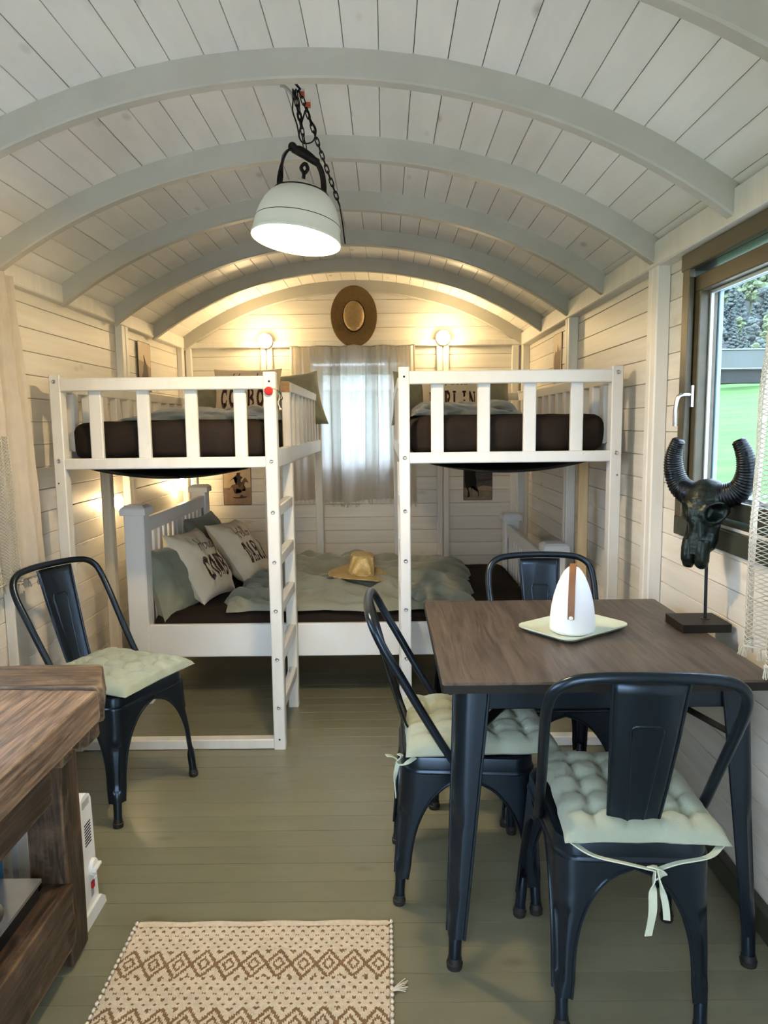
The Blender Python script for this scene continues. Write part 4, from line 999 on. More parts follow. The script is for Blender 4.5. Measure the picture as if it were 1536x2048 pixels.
for nm, x, y0, y1, lab in (('curtain_rod', .940, 1.2, 1.79, 'thin dark curtain rod above the right window'), ('curtain_rod', -1.385, .9, 2.78, 'thin dark curtain rod above the left window')):
    R_ = MB().tube([(x,y0,1.914),(x,y1,1.914)], .005, 8).build(nm, M['metal_dark'], None, 60); tag(R_, lab, 'curtain rod')
    for yy in (y0+.03, y1-.03):
        MB().tube([(x,yy,1.914),(XR+.004 if x > 0 else XL-.004, yy, 1.930)], .003, 6).build('bracket', M['metal_dark'], R_)
# ---------------------------------------------------------------- lamps
WARM = (1.0,.70,.34,1)
M['globe'] = emit('lit_opal_globe', (1.0,.72,.36,1), 36.0); M['bulb'] = emit('lit_pendant_bulb', (1.0,.78,.44,1), 60.0); M['tube_bulb'] = emit('lit_tube_bulb', (1.0,.72,.36,1), 22.0)
for x, z, lab in ((-.840,1.972,'lit round globe lamp on the far wall above the left loft bed'), (.416,1.980,'lit round globe lamp on the far wall above the right loft bed')):
    T = thing('globe_lamp', lab, 'lamp', (x, YB-.034, z), group='globe wall lamps')
    MB().lathe([(.030,0),(.044,.008),(.049,.018),(.0505,.034),(.0478,.034),(.046,.020),(.040,.010),(.001,.006)], 28, (0,0,0), False).xf(Matrix.Rotation(PI/2,4,'X')).build('socket', M['bedwhite'], T, 40)  # socket deepened into a cup, added to block light from the wall behind
    MB().ball((0,-.054,0), .047, 24, 14).build('globe', M['globe'], T, 179)
for y, z, lab in ((3.80,.985,'lit elongated wall lamp beside the pine post under the left loft bed'), (5.00,.985,'lit elongated wall lamp near the far corner under the left loft bed')):
    T = thing('wall_lamp', lab, 'lamp', (BL, y, z), group='small wall lamps')
    MB().lathe([(.032,0),(.032,.008),(.02,.014),(.012,.03)], 18, (0,0,0), True).xf(Matrix.Rotation(PI/2,4,'Y')).build('socket', M['bedwhite'], T, 40)
    MB().ball((.052,0,0), (.025,.025,.044), 18, 12).build('bulb', M['tube_bulb'], T, 179)
# pendant
M['enamel'] = simple('chipped_white_enamel', (.80,.79,.70,1), .35, var=.06, scale=5); M['iron'] = simple('black_iron', (.012,.012,.013,1), .5, .6, var=.4, scale=40, bump=.4, bscale=90)
M['orange'] = simple('orange_connector', (.38,.075,.03,1), .4); M['clear'] = simple('clear_connector', (.6,.6,.55,1), .2); M['cable'] = simple('grey_conduit', (.35,.35,.33,1), .5)
PT = Matrix.Rotation(math.radians(7.5),4,'Y') @ Matrix.Rotation(math.radians(-5),4,'X')
pend = thing('pendant_lamp', 'chipped white enamel factory lamp hanging on a black chain from the ceiling', 'lamp', (-.262,2.270,1.932)); po_ = Vector(pend.location)
prof = [(.1335,-.006),(.1335,.000),(.1310,.006),(.1285,.022),(.1265,.040),(.1258,.044),(.1245,.050),(.1180,.075),(.107,.100),(.094,.119),(.076,.136),(.055,.149),(.034,.159),(.020,.166),(.014,.172)]
o = MB().lathe(prof, 48, (0,0,0), False).xf(PT).build('shade', M['enamel'], pend, 60); solidify(o, .003, 1)
MB().tube([PT @ Vector((.1270*math.cos(2*PI*k/48), .1270*math.sin(2*PI*k/48), .044)) for k in range(48)], .0022, 6, True).build('seam_ring', M['iron'], o, 179)
MB().tube([PT @ Vector((.0800*math.cos(2*PI*k/48), .0800*math.sin(2*PI*k/48), .1345)) for k in range(48)], .0042, 6, True).build('collar_ring', M['iron'], o, 179)
MB().ball(tuple(PT @ Vector((0,0,.045))), (.030,.030,.036), 16, 12).build('bulb', M['bulb'], pend, 179)
MB().lathe([(.018,.075),(.018,.16)], 14).xf(PT).build('socket', M['iron'], pend, 50)
YK = PT @ Matrix.Rotation(math.radians(42),4,'Z')
yp = [(-.078,0,.130),(-.080,0,.155),(-.078,0,.205),(-.070,0,.232),(-.052,0,.250),(-.025,0,.262),(.018,0,.256),(.050,0,.240),(.070,0,.212),(.080,0,.170),(.078,0,.130)]
MB().flat(smooth_path([YK@Vector(p) for p in yp],4), .017, .007, tuple(YK.to_3x3()@Vector((.0,.05,1)))).build('yoke', M['iron'], pend, 50)
MB().tube([YK@Vector((-.046,0,.252)), YK@Vector((.044,0,.246))], .012, 10).build('yoke_grip', M['iron'], pend, 50)
MB().ball(tuple(YK@Vector((-.050,0,.256))), .0135, 12, 8).build('yoke_knob', M['iron'], pend, 179)
for s_ in (-1,1): MB().ball(tuple(YK@Vector((s_*.079,0,.130))), .010, 10, 8).build('pivot_bolt', M['iron'], pend, 179)
MB().tube(smooth_path([PT@Vector((0,0,.166)),PT@Vector((0,0,.195)),PT@Vector((-.010,0,.212)),PT@Vector((.0,0,.226)),PT@Vector((.010,0,.212)),PT@Vector((.003,0,.197))],5), .0055, 8).build('top_hook', M['iron'], pend, 60)
lk = MB(); lk.tube([(.0052*math.cos(a)+0, 0, .0085*math.copysign(1,math.sin(a))*(1 if abs(math.sin(a))>.01 else 0)*.6+.0085*math.sin(a)) for a in [2*PI*k/16 for k in range(16)]], .0019, 6, True); LINK = lk.mesh('chain_link', M['iron'], 179)
def chain(p0, p1, sag=0.0):
    p0, p1 = Vector(p0), Vector(p1); n = max(2, int((p1-p0).length/.0195))
    for k in range(n):
        a = p0.lerp(p1,(k+.5)/n); a.z -= sag*math.sin(PI*(k+.5)/n); d = (p1-p0).normalized()
        q = d.to_track_quat('Z','Y').to_matrix().to_4x4() @ Matrix.Rotation(PI/2*(k%2)+.3,4,'Z')
        ob = bpy.data.objects.new('chain_link', LINK); link(ob, pend); ob.matrix_local = Matrix.Translation(a-po_) @ q
hook = (-.2545,2.272,2.368); top = Vector((-.248,2.27,2.366))
ykt = po_ + YK@Vector((.0,0,.268)); sid = po_ + PT@Vector((.118,.0,.115))
chain(top + Vector((-.004,0,-.012)), ykt + Vector((-.004,0,.0))); chain(top + Vector((.006,0,-.012)), sid)
chain(top + Vector((-.010,.006,-.012)), Vector((-.240,2.276,2.255)), .0)
MB().tube([tuple(Vector((-.252,2.27,2.392))-po_), tuple(Vector((-.252,2.27,2.372))-po_), tuple(Vector((-.240,2.27,2.358))-po_), tuple(Vector((-.250,2.27,2.348))-po_)], .004, 8).build('ceiling_hook', M['iron'], pend, 60)
MB().tube(smooth_path([PT@Vector((.118,0,.115)), PT@Vector((.134,0,.06)), PT@Vector((.141,-.01,.03)), PT@Vector((.149,-.01,.0))],6), .002, 6).build('hanging_wire', M['iron'], pend, 60)
MB().tube(smooth_path([Vector(p)-po_ for p in [(-.222,2.275,2.310),(-.212,2.275,2.275),(-.196,2.272,2.245),(-.205,2.27,2.212),(-.232,2.27,2.206),(-.246,2.27,2.225),(-.240,2.27,2.255),(-.226,2.272,2.300)]],8), .0024, 6).build('flex_cable', M['iron'], pend, 60)
MB().tube(smooth_path([Vector(p)-po_ for p in [(-.262,2.276,2.362),(-.262,2.276,2.33),(-.264,2.276,2.30),(-.252,2.273,2.26),(-.246,2.272,2.225)]],6), .0022, 6).build('flex_cable', M['iron'], pend, 60)
MB().tube(smooth_path([Vector(p)-po_ for p in [(-.300,2.292,2.378),(-.285,2.290,2.372),(-.268,2.285,2.352),(-.262,2.282,2.336)]],6), .0045, 8).build('conduit', M['cable'], pend, 60)
for x, z in ((-.236,2.348),(-.219,2.318)):
    q = MB().cbox(-.0085,.0085,-.006,.006,-.009,.004,.001,2).xf(Matrix.Translation(Vector((x,2.276,z))-po_)).build('connector', M['orange'], pend)
    MB().cbox(-.008,.008,-.005,.005,.0042,.012,.001,2).xf(Matrix.Translation(Vector((x,2.276,z))-po_)).build('connector_cap', M['clear'], q)
def lamp_light(name, loc, power, r, col=(1.0,.72,.38)):
    L = bpy.data.lights.new(name,'POINT'); L.energy = power; L.shadow_soft_size = r; L.color = col; o = bpy.data.objects.new(name, L); link(o); o.location = loc; return o
lamp_light('pendant_light', tuple(po_ + PT@Vector((0,0,-.004))), 9.5, .03)
# ---------------------------------------------------------------- tin signs
M['tin_sepia'] = simple('sepia_tin', (.60,.44,.26,1), .45, var=.12, scale=12); M['tin_edge'] = simple('dark_tin_edge', (.08,.04,.02,1), .5)
M['tin_dark'] = simple('dark_photo_tin', (.075,.06,.045,1), .5, var=.5, scale=14); M['tin_ground'] = simple('brown_tin_ground', (.34,.22,.13,1), .5, var=.3, scale=18); M['tin_sand'] = simple('sand_tin', (.26,.19,.10,1), .5, var=.4, scale=25)
M['tin_ink'] = simple('dark_sepia_ink', (.05,.022,.012,1), .6, var=.4, scale=50); M['tin_ink2'] = simple('mid_sepia_ink', (.20,.105,.055,1), .6, var=.3, scale=40)
HORSE = [(.12,.40),(.22,.42),(.30,.50),(.44,.53),(.58,.53),(.68,.58),(.74,.66),(.80,.70),(.83,.67),(.92,.58),(.90,.56),(.82,.58),(.78,.55),(.74,.46),(.80,.44),(.82,.38),(.78,.34),(.80,.42),(.70,.40),(.68,.34),(.62,.30),(.66,.37),(.56,.40),(.46,.40),(.44,.33),(.40,.28),(.38,.30),(.42,.35),(.36,.42),(.28,.45),(.20,.38),(.10,.385)]
RIDER = [(.46,.52),(.50,.60),(.50,.68),(.46,.72),(.36,.66),(.20,.60),(.36,.69),(.48,.76),(.54,.75),(.55,.80),(.50,.82),(.66,.82),(.61,.79),(.62,.74),(.66,.70),(.72,.69),(.64,.66),(.62,.60),(.64,.50),(.58,.42),(.54,.50)]
SHADOW = [(.28,.20),(.40,.16),(.60,.155),(.80,.17),(.88,.21),(.72,.20),(.64,.26),(.58,.19),(.44,.19)]
def sign(label, loc, rotz, w, h, base, shapes, text=None):
    T = thing('tin_sign', label, 'sign', loc, rotz, 'tin signs with horses and riders')
    sq = MB(); out = rounded_outline(w/2,w/2,h/2,.008,4)
    sq.prism(out, lambda u,v:(u,-.0016,v), lambda u,v:(u,.0,v)); fix_normals(sq.build('plate', M['tin_edge'], T))
    MB().prism(rounded_outline(w/2-.004,w/2-.004,h/2-.004,.006,4), lambda u,v:(u,-.0020,v), lambda u,v:(u,-.0016,v)).build('printed_face', M[base], T)
    lv = 0
    for mat, poly in shapes:
        lv += 1; pm = MB(); bm = bmesh.new(); vs = [bm.verts.new(((p[0]-.5)*(w-.008), -.0020-.00012*lv, (p[1]-.5)*(h-.008))) for p in poly]; bm.faces.new(vs); bmesh.ops.triangulate(bm, faces=bm.faces)
        me = bpy.data.meshes.new('print'); bm.to_mesh(me); bm.free(); me.materials.append(M[mat]); o = bpy.data.objects.new('print', me); link(o, T)
    if text:
        mb = MB(); n = len(text); 
        for i, ch in enumerate(text):
            for pl, t in SIGNF[ch]:
                for q in stroke_quads(pl, t, 1): mb.add([((.10+.80*(i+.1+.8*p.x)/n-.5)*w, -.0024, (.895+.05*p.y-.5)*h) for p in q], [(0,1,2,3)])
        mb.build('lettering', M['tin_ink'], T)
    return T
SIGNF = dict(SLAB); t_ = .16
SIGNF.update({'H':[([(.15,0),(.15,1)],t_),([(.85,0),(.85,1)],t_),([(.15,.5),(.85,.5)],t_)], 'E':[([(.2,0),(.2,1)],t_),([(.2,.93),(.85,.93)],t_),([(.2,.5),(.75,.5)],t_),([(.2,.07),(.85,.07)],t_)],
   'S':[([(.85,.85),(.5,.95),(.18,.78),(.3,.55),(.7,.45),(.84,.25),(.5,.06),(.14,.16)],t_)], 'T':[([(.5,0),(.5,1)],t_),([(.1,.93),(.9,.93)],t_)]})
GROUND = [(0,0),(1,0),(1,.44),(.7,.42),(.4,.45),(0,.43)]
sign('tin sign with a galloping rider under the left loft bed', (-1.086,YB-.002,.950), 0, .205,.292, 'tin_sepia', [('tin_ground',GROUND),('tin_ink',SHADOW),('tin_ink2',HORSE),('tin_ink',RIDER)], 'WINCHESTER')
FRONT_HORSE = [(.02,.95),(.16,.98),(.30,.92),(.38,.96),(.44,.90),(.40,.80),(.38,.66),(.46,.52),(.44,.42),(.52,.28),(.50,.12),(.54,.10),(.48,.26),(.40,.40),(.32,.42),(.28,.30),(.26,.18),(.28,.30),(.24,.40),(.16,.36),(.20,.22),(.22,.10),(.12,.06),(.16,.16),(.13,.30),(.06,.40),(.03,.60)]
sign('dark tin sign with a running black horse under the right loft bed', (.672,YB-.002,.942), 0, .212,.246, 'tin_dark', [('tin_sand',[(0,0),(1,0),(1,.26),(.6,.30),(.5,.22),(.3,.36),(0,.38)]),('tin_ground',[(.45,.30),(1,.26),(1,.40),(.72,.44),(.5,.40)]),('tin_ink',[(.48,.56),(1,.60),(1,.66),(.5,.62)]),('hole',FRONT_HORSE)])
STAND = [(.20,.0),(.80,.0),(.78,.30),(.70,.42),(.72,.50),(.62,.56),(.56,.52),(.52,.60),(.46,.74),(.40,.74),(.44,.56),(.36,.50),(.34,.40),(.24,.30)]
s3 = sign('tall tin sign with a standing rider on the left wall by the corner', (BL+.012,4.452,1.738), -PI/2, .225,.292, 'tin_sepia', [('tin_ground',[(0,0),(1,0),(1,.50),(.5,.60),(0,.62)]),('tin_ink',STAND)])
s4 = sign('tall tin sign with a dark tree shape on the right wall by the corner', (BR-.003,4.345,1.752), PI/2, .205,.285, 'tin_sepia', [('tin_sand',[(0,0),(1,0),(1,.22),(0,.22)]),('tin_ink2',[(.08,.25),(.3,.10),(.4,.0),(.6,.0),(.7,.12),(.92,.26),(.94,.60),(.82,.74),(.74,.62),(.55,.80),(.45,.62),(.28,.66),(.10,.52)])])
s3.rotation_euler = (0,0,PI/2); s4.rotation_euler = (0,0,-PI/2)
# ---------------------------------------------------------------- red rosette on the ladder post
M['red'] = simple('red_felt', (.50,.012,.015,1), .8, var=.2, scale=90, bump=.5, bscale=160); M['cord'] = simple('natural_cord', (.55,.45,.32,1), .9)
rs = thing('felt_rosette', 'small red felt rosette on a knotted cord at the ladder post', 'ornament', (-.466,2.944,1.513))
MB().ball((0,0,0), (.0175,.0085,.0175), 18, 10).build('rosette', M['red'], rs, 179)
MB().tube(smooth_path([(-.026,.008,.008),(0,.006,.012),(.022,.006,.010),(.031,.012,.006),(.034,.02,-.01),(.036,.022,-.05)],5), .0016, 6).build('cord', M['cord'], rs, 60)
for k in range(5): MB().tube(smooth_path([(.032,.012,.006),(.036+.004*k,.016,-.012-.004*k),(.033+.005*(k%3),.014,-.045),(.038+.003*k,.016,-.070-.004*(k%2))],5), .0024, 6).build('tassel_strand', M['cord'] if k%2 else M['metal_dark'], rs, 60)
# ---------------------------------------------------------------- old workbench
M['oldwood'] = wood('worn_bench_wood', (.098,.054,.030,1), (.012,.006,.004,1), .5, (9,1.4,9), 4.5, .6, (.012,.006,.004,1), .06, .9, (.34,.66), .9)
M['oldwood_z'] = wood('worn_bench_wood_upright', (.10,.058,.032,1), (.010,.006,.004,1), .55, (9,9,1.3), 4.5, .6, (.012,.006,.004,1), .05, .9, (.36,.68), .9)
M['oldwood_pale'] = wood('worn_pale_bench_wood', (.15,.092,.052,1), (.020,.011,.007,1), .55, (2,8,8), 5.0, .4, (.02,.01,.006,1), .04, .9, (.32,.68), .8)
def worn(m, edge_col, blotch_col, axis):
    """pale rubbed edges, fine dark grain lines and stains on old timber"""
    N, L = m.node_tree.nodes, m.node_tree.links; P = N['Principled BSDF']; src = P.inputs['Base Color'].links[0].from_socket
    tc = N.new('ShaderNodeTexCoord'); mp = N.new('ShaderNodeMapping'); mp.inputs['Scale'].default_value = tuple(3.0 if i == axis else 70.0 for i in range(3)); L.new(tc.outputs['Object'], mp.inputs['Vector'])
    g = N.new('ShaderNodeTexNoise'); g.inputs['Scale'].default_value = 2.0; g.inputs['Detail'].default_value = 4; L.new(mp.outputs[0], g.inputs['Vector'])
    r = N.new('ShaderNodeMapRange'); r.inputs['From Min'].default_value = .35; r.inputs['From Max'].default_value = .62; r.inputs['To Min'].default_value = .45; r.inputs['To Max'].default_value = 1.15; L.new(g.outputs['Fac'], r.inputs['Value'])
    mu = N.new('ShaderNodeMix'); mu.data_type = 'RGBA'; mu.blend_type = 'MULTIPLY'; mu.inputs['Factor'].default_value = 1.0; L.new(src, mu.inputs['A']); L.new(r.outputs[0], mu.inputs['B'])
    st = N.new('ShaderNodeTexNoise'); st.inputs['Scale'].default_value = 7; st.inputs['Detail'].default_value = 6; st.inputs['Roughness'].default_value = .7; L.new(tc.outputs['Object'], st.inputs['Vector'])
    sr = N.new('ShaderNodeMapRange'); sr.inputs['From Min'].default_value = .55; sr.inputs['From Max'].default_value = .72; L.new(st.outputs['Fac'], sr.inputs['Value'])
    m1 = N.new('ShaderNodeMix'); m1.data_type = 'RGBA'; L.new(sr.outputs[0], m1.inputs['Factor']); L.new(mu.outputs['Result'], m1.inputs['A']); m1.inputs['B'].default_value = blotch_col
    bv = N.new('ShaderNodeBevel'); bv.samples = 4; bv.inputs['Radius'].default_value = .012; ge = N.new('ShaderNodeNewGeometry')
    dt = N.new('ShaderNodeVectorMath'); dt.operation = 'DOT_PRODUCT'; L.new(bv.outputs[0], dt.inputs[0]); L.new(ge.outputs['Normal'], dt.inputs[1])
    er = N.new('ShaderNodeMapRange'); er.inputs['From Min'].default_value = .985; er.inputs['From Max'].default_value = .86; L.new(dt.outputs['Value'], er.inputs['Value'])
    em = N.new('ShaderNodeMath'); em.operation = 'MULTIPLY'; L.new(er.outputs[0], em.inputs[0]); s2 = N.new('ShaderNodeMapRange'); s2.inputs['From Min'].default_value = .40; s2.inputs['From Max'].default_value = .60; L.new(st.outputs['Fac'], s2.inputs['Value']); L.new(s2.outputs[0], em.inputs[1])
    m2 = N.new('ShaderNodeMix'); m2.data_type = 'RGBA'; L.new(em.outputs[0], m2.inputs['Factor']); L.new(m1.outputs['Result'], m2.inputs['A']); m2.inputs['B'].default_value = edge_col
    L.new(m2.outputs['Result'], P.inputs['Base Color'])
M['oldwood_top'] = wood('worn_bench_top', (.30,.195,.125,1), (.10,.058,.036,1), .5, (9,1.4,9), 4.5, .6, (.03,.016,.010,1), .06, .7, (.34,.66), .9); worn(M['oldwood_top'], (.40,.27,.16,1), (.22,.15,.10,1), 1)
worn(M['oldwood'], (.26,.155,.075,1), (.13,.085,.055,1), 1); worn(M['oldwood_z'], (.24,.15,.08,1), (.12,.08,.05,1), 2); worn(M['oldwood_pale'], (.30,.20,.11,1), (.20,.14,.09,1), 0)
wb = thing('workbench', 'old worn dark wooden workbench in the left foreground', 'workbench', (-1.04,1.06,0)); w0 = wb.location
def rough_prism(poly, z0, z1, seed, n=.004):
    mb = MB(); pts = []
    for a, b in zip(poly, poly[1:]+poly[:1]):
        k = max(1, int(math.hypot(b[0]-a[0], b[1]-a[1])/.05))
        for i in range(k): pts.append((lerp(a[0],b[0],i/k), lerp(a[1],b[1],i/k)))
    N = len(pts); rows = [(z0+.004,.004),(z0+.012,0),(lerp(z0,z1,.35),0),(lerp(z0,z1,.7),0),(z1-.010,0),(z1-.003,.003),(z1,.010)]
    cx = sum(p[0] for p in pts)/N; cy_ = sum(p[1] for p in pts)/N; vs = []
    for z, ins in rows:
        for x, y in pts:
            dx, dy = x-cx, y-cy_; l = math.hypot(dx,dy); nn = n*fbm(x*9+seed,y*9,z*30)
            vs.append((x-dx/l*(ins+nn)-w0.x, y-dy/l*(ins+nn)-w0.y, z+.002*fbm(x*14,y*14,seed)*(z>z1-.02)))
    mb.add(vs, [(i*N+k,i*N+(k+1)%N,(i+1)*N+(k+1)%N,(i+1)*N+k) for i in range(len(rows)-1) for k in range(N)] + [tuple(range(N-1,-1,-1)), tuple((len(rows)-1)*N+k for k in range(N))]); return mb
for i, (x0,x1) in enumerate(((-1.40,-1.16),(-1.158,-.93),(-.928,-.665))):
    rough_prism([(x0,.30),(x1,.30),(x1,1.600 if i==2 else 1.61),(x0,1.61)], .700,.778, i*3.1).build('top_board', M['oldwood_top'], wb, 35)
rough_prism([(-1.40,1.612),(-.668,1.606),(-.660,1.62),(-.715,1.768),(-1.40,1.768)], .690,.781, 12, .006).build('end_board', M['oldwood_pale'], wb, 35)
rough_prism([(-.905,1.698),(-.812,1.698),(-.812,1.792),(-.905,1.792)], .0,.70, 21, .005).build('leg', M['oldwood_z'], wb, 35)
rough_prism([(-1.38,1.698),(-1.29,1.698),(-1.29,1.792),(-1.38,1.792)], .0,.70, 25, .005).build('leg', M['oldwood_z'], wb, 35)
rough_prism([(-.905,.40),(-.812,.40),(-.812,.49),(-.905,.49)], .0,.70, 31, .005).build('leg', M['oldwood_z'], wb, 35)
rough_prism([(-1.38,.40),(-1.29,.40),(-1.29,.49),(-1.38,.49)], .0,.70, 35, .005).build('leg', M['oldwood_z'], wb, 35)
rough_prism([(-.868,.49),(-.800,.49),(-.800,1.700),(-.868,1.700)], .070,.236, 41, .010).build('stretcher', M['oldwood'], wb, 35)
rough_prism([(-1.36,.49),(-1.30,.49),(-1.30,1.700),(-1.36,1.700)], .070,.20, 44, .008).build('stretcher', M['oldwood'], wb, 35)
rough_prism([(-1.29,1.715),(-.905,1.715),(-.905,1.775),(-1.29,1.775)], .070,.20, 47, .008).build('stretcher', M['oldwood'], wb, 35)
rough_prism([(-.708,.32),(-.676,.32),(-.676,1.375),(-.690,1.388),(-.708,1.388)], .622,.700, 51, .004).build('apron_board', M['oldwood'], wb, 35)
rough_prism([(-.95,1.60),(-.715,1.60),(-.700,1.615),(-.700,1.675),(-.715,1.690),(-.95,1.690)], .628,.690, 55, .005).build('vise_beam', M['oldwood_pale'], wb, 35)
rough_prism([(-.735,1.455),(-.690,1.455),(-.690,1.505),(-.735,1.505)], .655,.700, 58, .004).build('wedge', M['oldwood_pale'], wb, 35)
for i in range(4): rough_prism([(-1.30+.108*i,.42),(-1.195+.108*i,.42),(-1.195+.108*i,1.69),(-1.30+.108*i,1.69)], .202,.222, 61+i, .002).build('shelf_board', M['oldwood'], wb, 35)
# hot plate on the shelf
M['steel_top'] = simple('brushed_hob_steel', (.62,.63,.64,1), .3, .9, var=.1, scale=10); M['cast'] = simple('cast_iron', (.012,.012,.013,1), .5, .4)
hp = thing('hot_plate', 'steel topped two ring hot plate on the workbench shelf', 'hot plate', (-1.055,1.50,.222))
MB().cbox(-.20,.20,-.145,.145,.012,.052,.006,2).build('body', M['cast'], hp); MB().cbox(-.205,.205,-.15,.15,.052,.060,.003,2).build('steel_top', M['steel_top'], hp)
for x in (-.095,.105):
    MB().lathe([(.084,.060),(.086,.066),(.078,.069),(.076,.067)], 30, (x,-.02,0), False).build('trim_ring', M['chrome'], hp, 50)
    MB().lathe([(.001,.074),(.03,.073),(.034,.075),(.072,.075),(.076,.071),(.076,.060)], 30, (x,-.02,0), False).build('cooking_ring', M['cast'], hp, 40)
for x in (-.16,.16):
    for y in (-.11,.11): MB().lathe([(.012,0),(.014,.012)], 12, (x,y,0)).build('foot', M['rubber'], hp, 50)
M['bluebox'] = simple('blue_plastic', (.020,.09,.19,1), .4)
bxo = MB().cbox(-.14,.14,-.075,.075,0,.33,.012,2)
for k in range(5): bxo.cbox(-.12+.055*k,-.108+.055*k,-.079,-.07,.03,.29,.002,2)
ob = bxo.build('storage_crate', M['bluebox'], None, None, (-1.09,1.76-.08+.0,.222)); ob.location = (-1.10,1.732+.0,.222); tag(ob, 'blue plastic crate behind the hot plate', 'crate')
ob.location = (-1.10,1.5+.235-.12,.222)
# ---------------------------------------------------------------- heater behind the bench leg
M['heater'] = simple('white_heater_paint', (.80,.82,.82,1), .35); M['heater_grey'] = simple('grey_heater_trim', (.35,.38,.40,1), .4)
ht = thing('radiator_heater', 'white electric radiator standing behind the workbench leg', 'heater', (-1.06,1.885,0))
endp = [(-.055,.035),(.052,.035),(.038,.345),(.028,.362),(.010,.372),(-.012,.372),(-.030,.362),(-.040,.345)]
def endcap(x0, x1): 
    mb = MB(); mb.prism(endp, lambda u,v:(x0,u,v), lambda u,v:(x1,u,v)); return fix_normals(mb.build('end_panel', M['heater'], ht, 40))
ep = endcap(.195,.222); endcap(-.222,-.195)
for k in range(9):
    x = -.175+.043*k; mb = MB(); mb.prism([(-.045,.05),(.045,.05),(.036,.34),(-.036,.34)], lambda u,v:(x-.008,u,v), lambda u,v:(x+.008,u,v)); fix_normals(mb.build('fin', M['heater'], ht))
for s_ in (-1,1): 
    mb = MB(); mb.prism([(-.085,0),(.085,0),(.078,.022),(.055,.042),(-.055,.042),(-.078,.022)], lambda u,v:(s_*.195-.03,u,v), lambda u,v:(s_*.195+.035,u,v)); fix_normals(mb.build('foot', M['heater'], ht, 40))
MB().cbox(.2215,.2235,-.022,.022,.338,.358,.002,2).build('handle_slot', M['heater_grey'], ep)
for k in range(8): MB().cbox(.2215,.2232,-.014,.024,.225+.0085*k,.2285+.0085*k,.0004,1).build('vent_slot', M['hole'], ep)
MB().lathe([(.024,0),(.024,.006),(.021,.010),(.001,.010)], 20, (0,0,0), False).xf(Matrix.Translation((.222,.018,.150)) @ Matrix.Rotation(PI/2,4,'Y')).build('dial', M['heater'], ep, 40)
MB().cbox(.231,.242,-.004,.038,.145,.155,.002).build('dial_pointer', M['heater'], ep)
for k, m_ in ((0,'red'),(1,'heater')): MB().cbox(.2215,.228,.004+.018*k,.020+.018*k,.092,.110,.002,2).build('switch', M[m_], ep)
MB().cbox(.2215,.2228,.004,.022,.066,.088,.001,2).build('rating_plate', M['heater_grey'], ep)
# ---------------------------------------------------------------- woven rug: every stitch is a small raised face
M['rug_cream'] = simple('cream_wool', (.74,.655,.53,1), .95, var=.16, scale=60, bump=.5, bscale=220); M['rug_brown'] = simple('brown_wool', (.27,.165,.085,1), .95, var=.25, scale=60, bump=.5, bscale=220)
RX0, RX1, RY0, RY1 = -.702, .000, .66, 1.868
rg = thing('woven_rug', 'cream woven rug with brown diamond bands on the floor', 'rug', ((RX0+RX1)/2,(RY0+RY1)/2,0)); r0 = rg.location
nc, nr = 156, 270; sx_, sy_ = (RX1-RX0)/nc, (RY1-RY0)/nr
def rug_brown(c, r):
    d = (r+.5)*sy_
    if d < .030: return False
    k = (d-.030) % .186
    if k < .093:     # dotted band
        rr = int(k/.0155); return (c + (0 if rr%2 else 3)) % 6 in (0,1) and (k % .0155) < .0065
    ym = (k-.093)/.093*2-1; xm = (((c+.5)*sx_/.0638) % 1)*2-1
    e = abs(xm)+abs(ym)
    return abs(e-1.0) < .16 or abs(e-.42) < .12 or e > 1.72
mb = MB(); idx = {}
for r in range(nr+1):
    for c in range(nc+1):
        jx = .004*fbm(r*.21, 3.3)*(1 if c in (0,nc) else 0) + (.006 if c == 0 else -.006 if c == nc else 0)*(r%4 in (1,2))
        z = .0105 + (.0022 if (c+r)%2 else -.0008) + .0012*noise.noise((c*.3,r*.3,1))
        if r in (0,nr) or c in (0,nc): z = .002
        if r*sy_ < .028 and 0 < r: z = .0085
        mb.v.append((RX0+c*sx_+jx-r0.x, RY1-r*sy_-r0.y + .002*math.sin(c*.16), z))
for r in range(nr):
    for c in range(nc):
        a = r*(nc+1)+c; mb.f.append((a, a+nc+1, a+nc+2, a+1)); mb.mi.append(1 if rug_brown(c,r) else 0)
o = mb.build('weave', [M['rug_cream'],M['rug_brown']], rg, 179); o['kind'] = 'stuff'
MB().tube([(RX0+.004-r0.x, RY1-.029-r0.y, .0095),(RX1-.004-r0.x,RY1-.029-r0.y,.0095)], .0012, 5).build('hem_stitch', M['rug_brown'], rg)
tt = MB()
for k in range(9): tt.tube(smooth_path([(RX1-r0.x-.003, 1.606-r0.y, .008),(RX1-r0.x+.015, 1.612+.002*k-r0.y,.007+.001*(k%3)),(RX1-r0.x+.034+.002*(k%4),1.612+.0045*k-r0.y,.004+.002*(k%3))],4), .0011, 5)
tt.build('loose_threads', M['rug_cream'], rg, 60)['kind'] = 'stuff'
for s_, xx in ((-1,RX0),(1,RX1)):
    e = MB()
    for k in range(60): e.ball((xx-r0.x+s_*.001, RY1-.01-k*.02-r0.y, .007), (.0055,.0085,.006), 6, 5)
    e.build('side_loops', M['rug_cream'], rg, 179)['kind'] = 'stuff'
cbl = MB().tube(smooth_path([(BL+.006,2.62,.98),(BL+.006,2.625,.80),(BL+.006,2.60,.60),(BL+.007,2.61,.40),(BL+.006,2.58,.10)],6), .004, 6).build('power_cable', M['rubber'], None, 60); tag(cbl, 'thin black power cable running down the left wall behind the chair', 'cable')
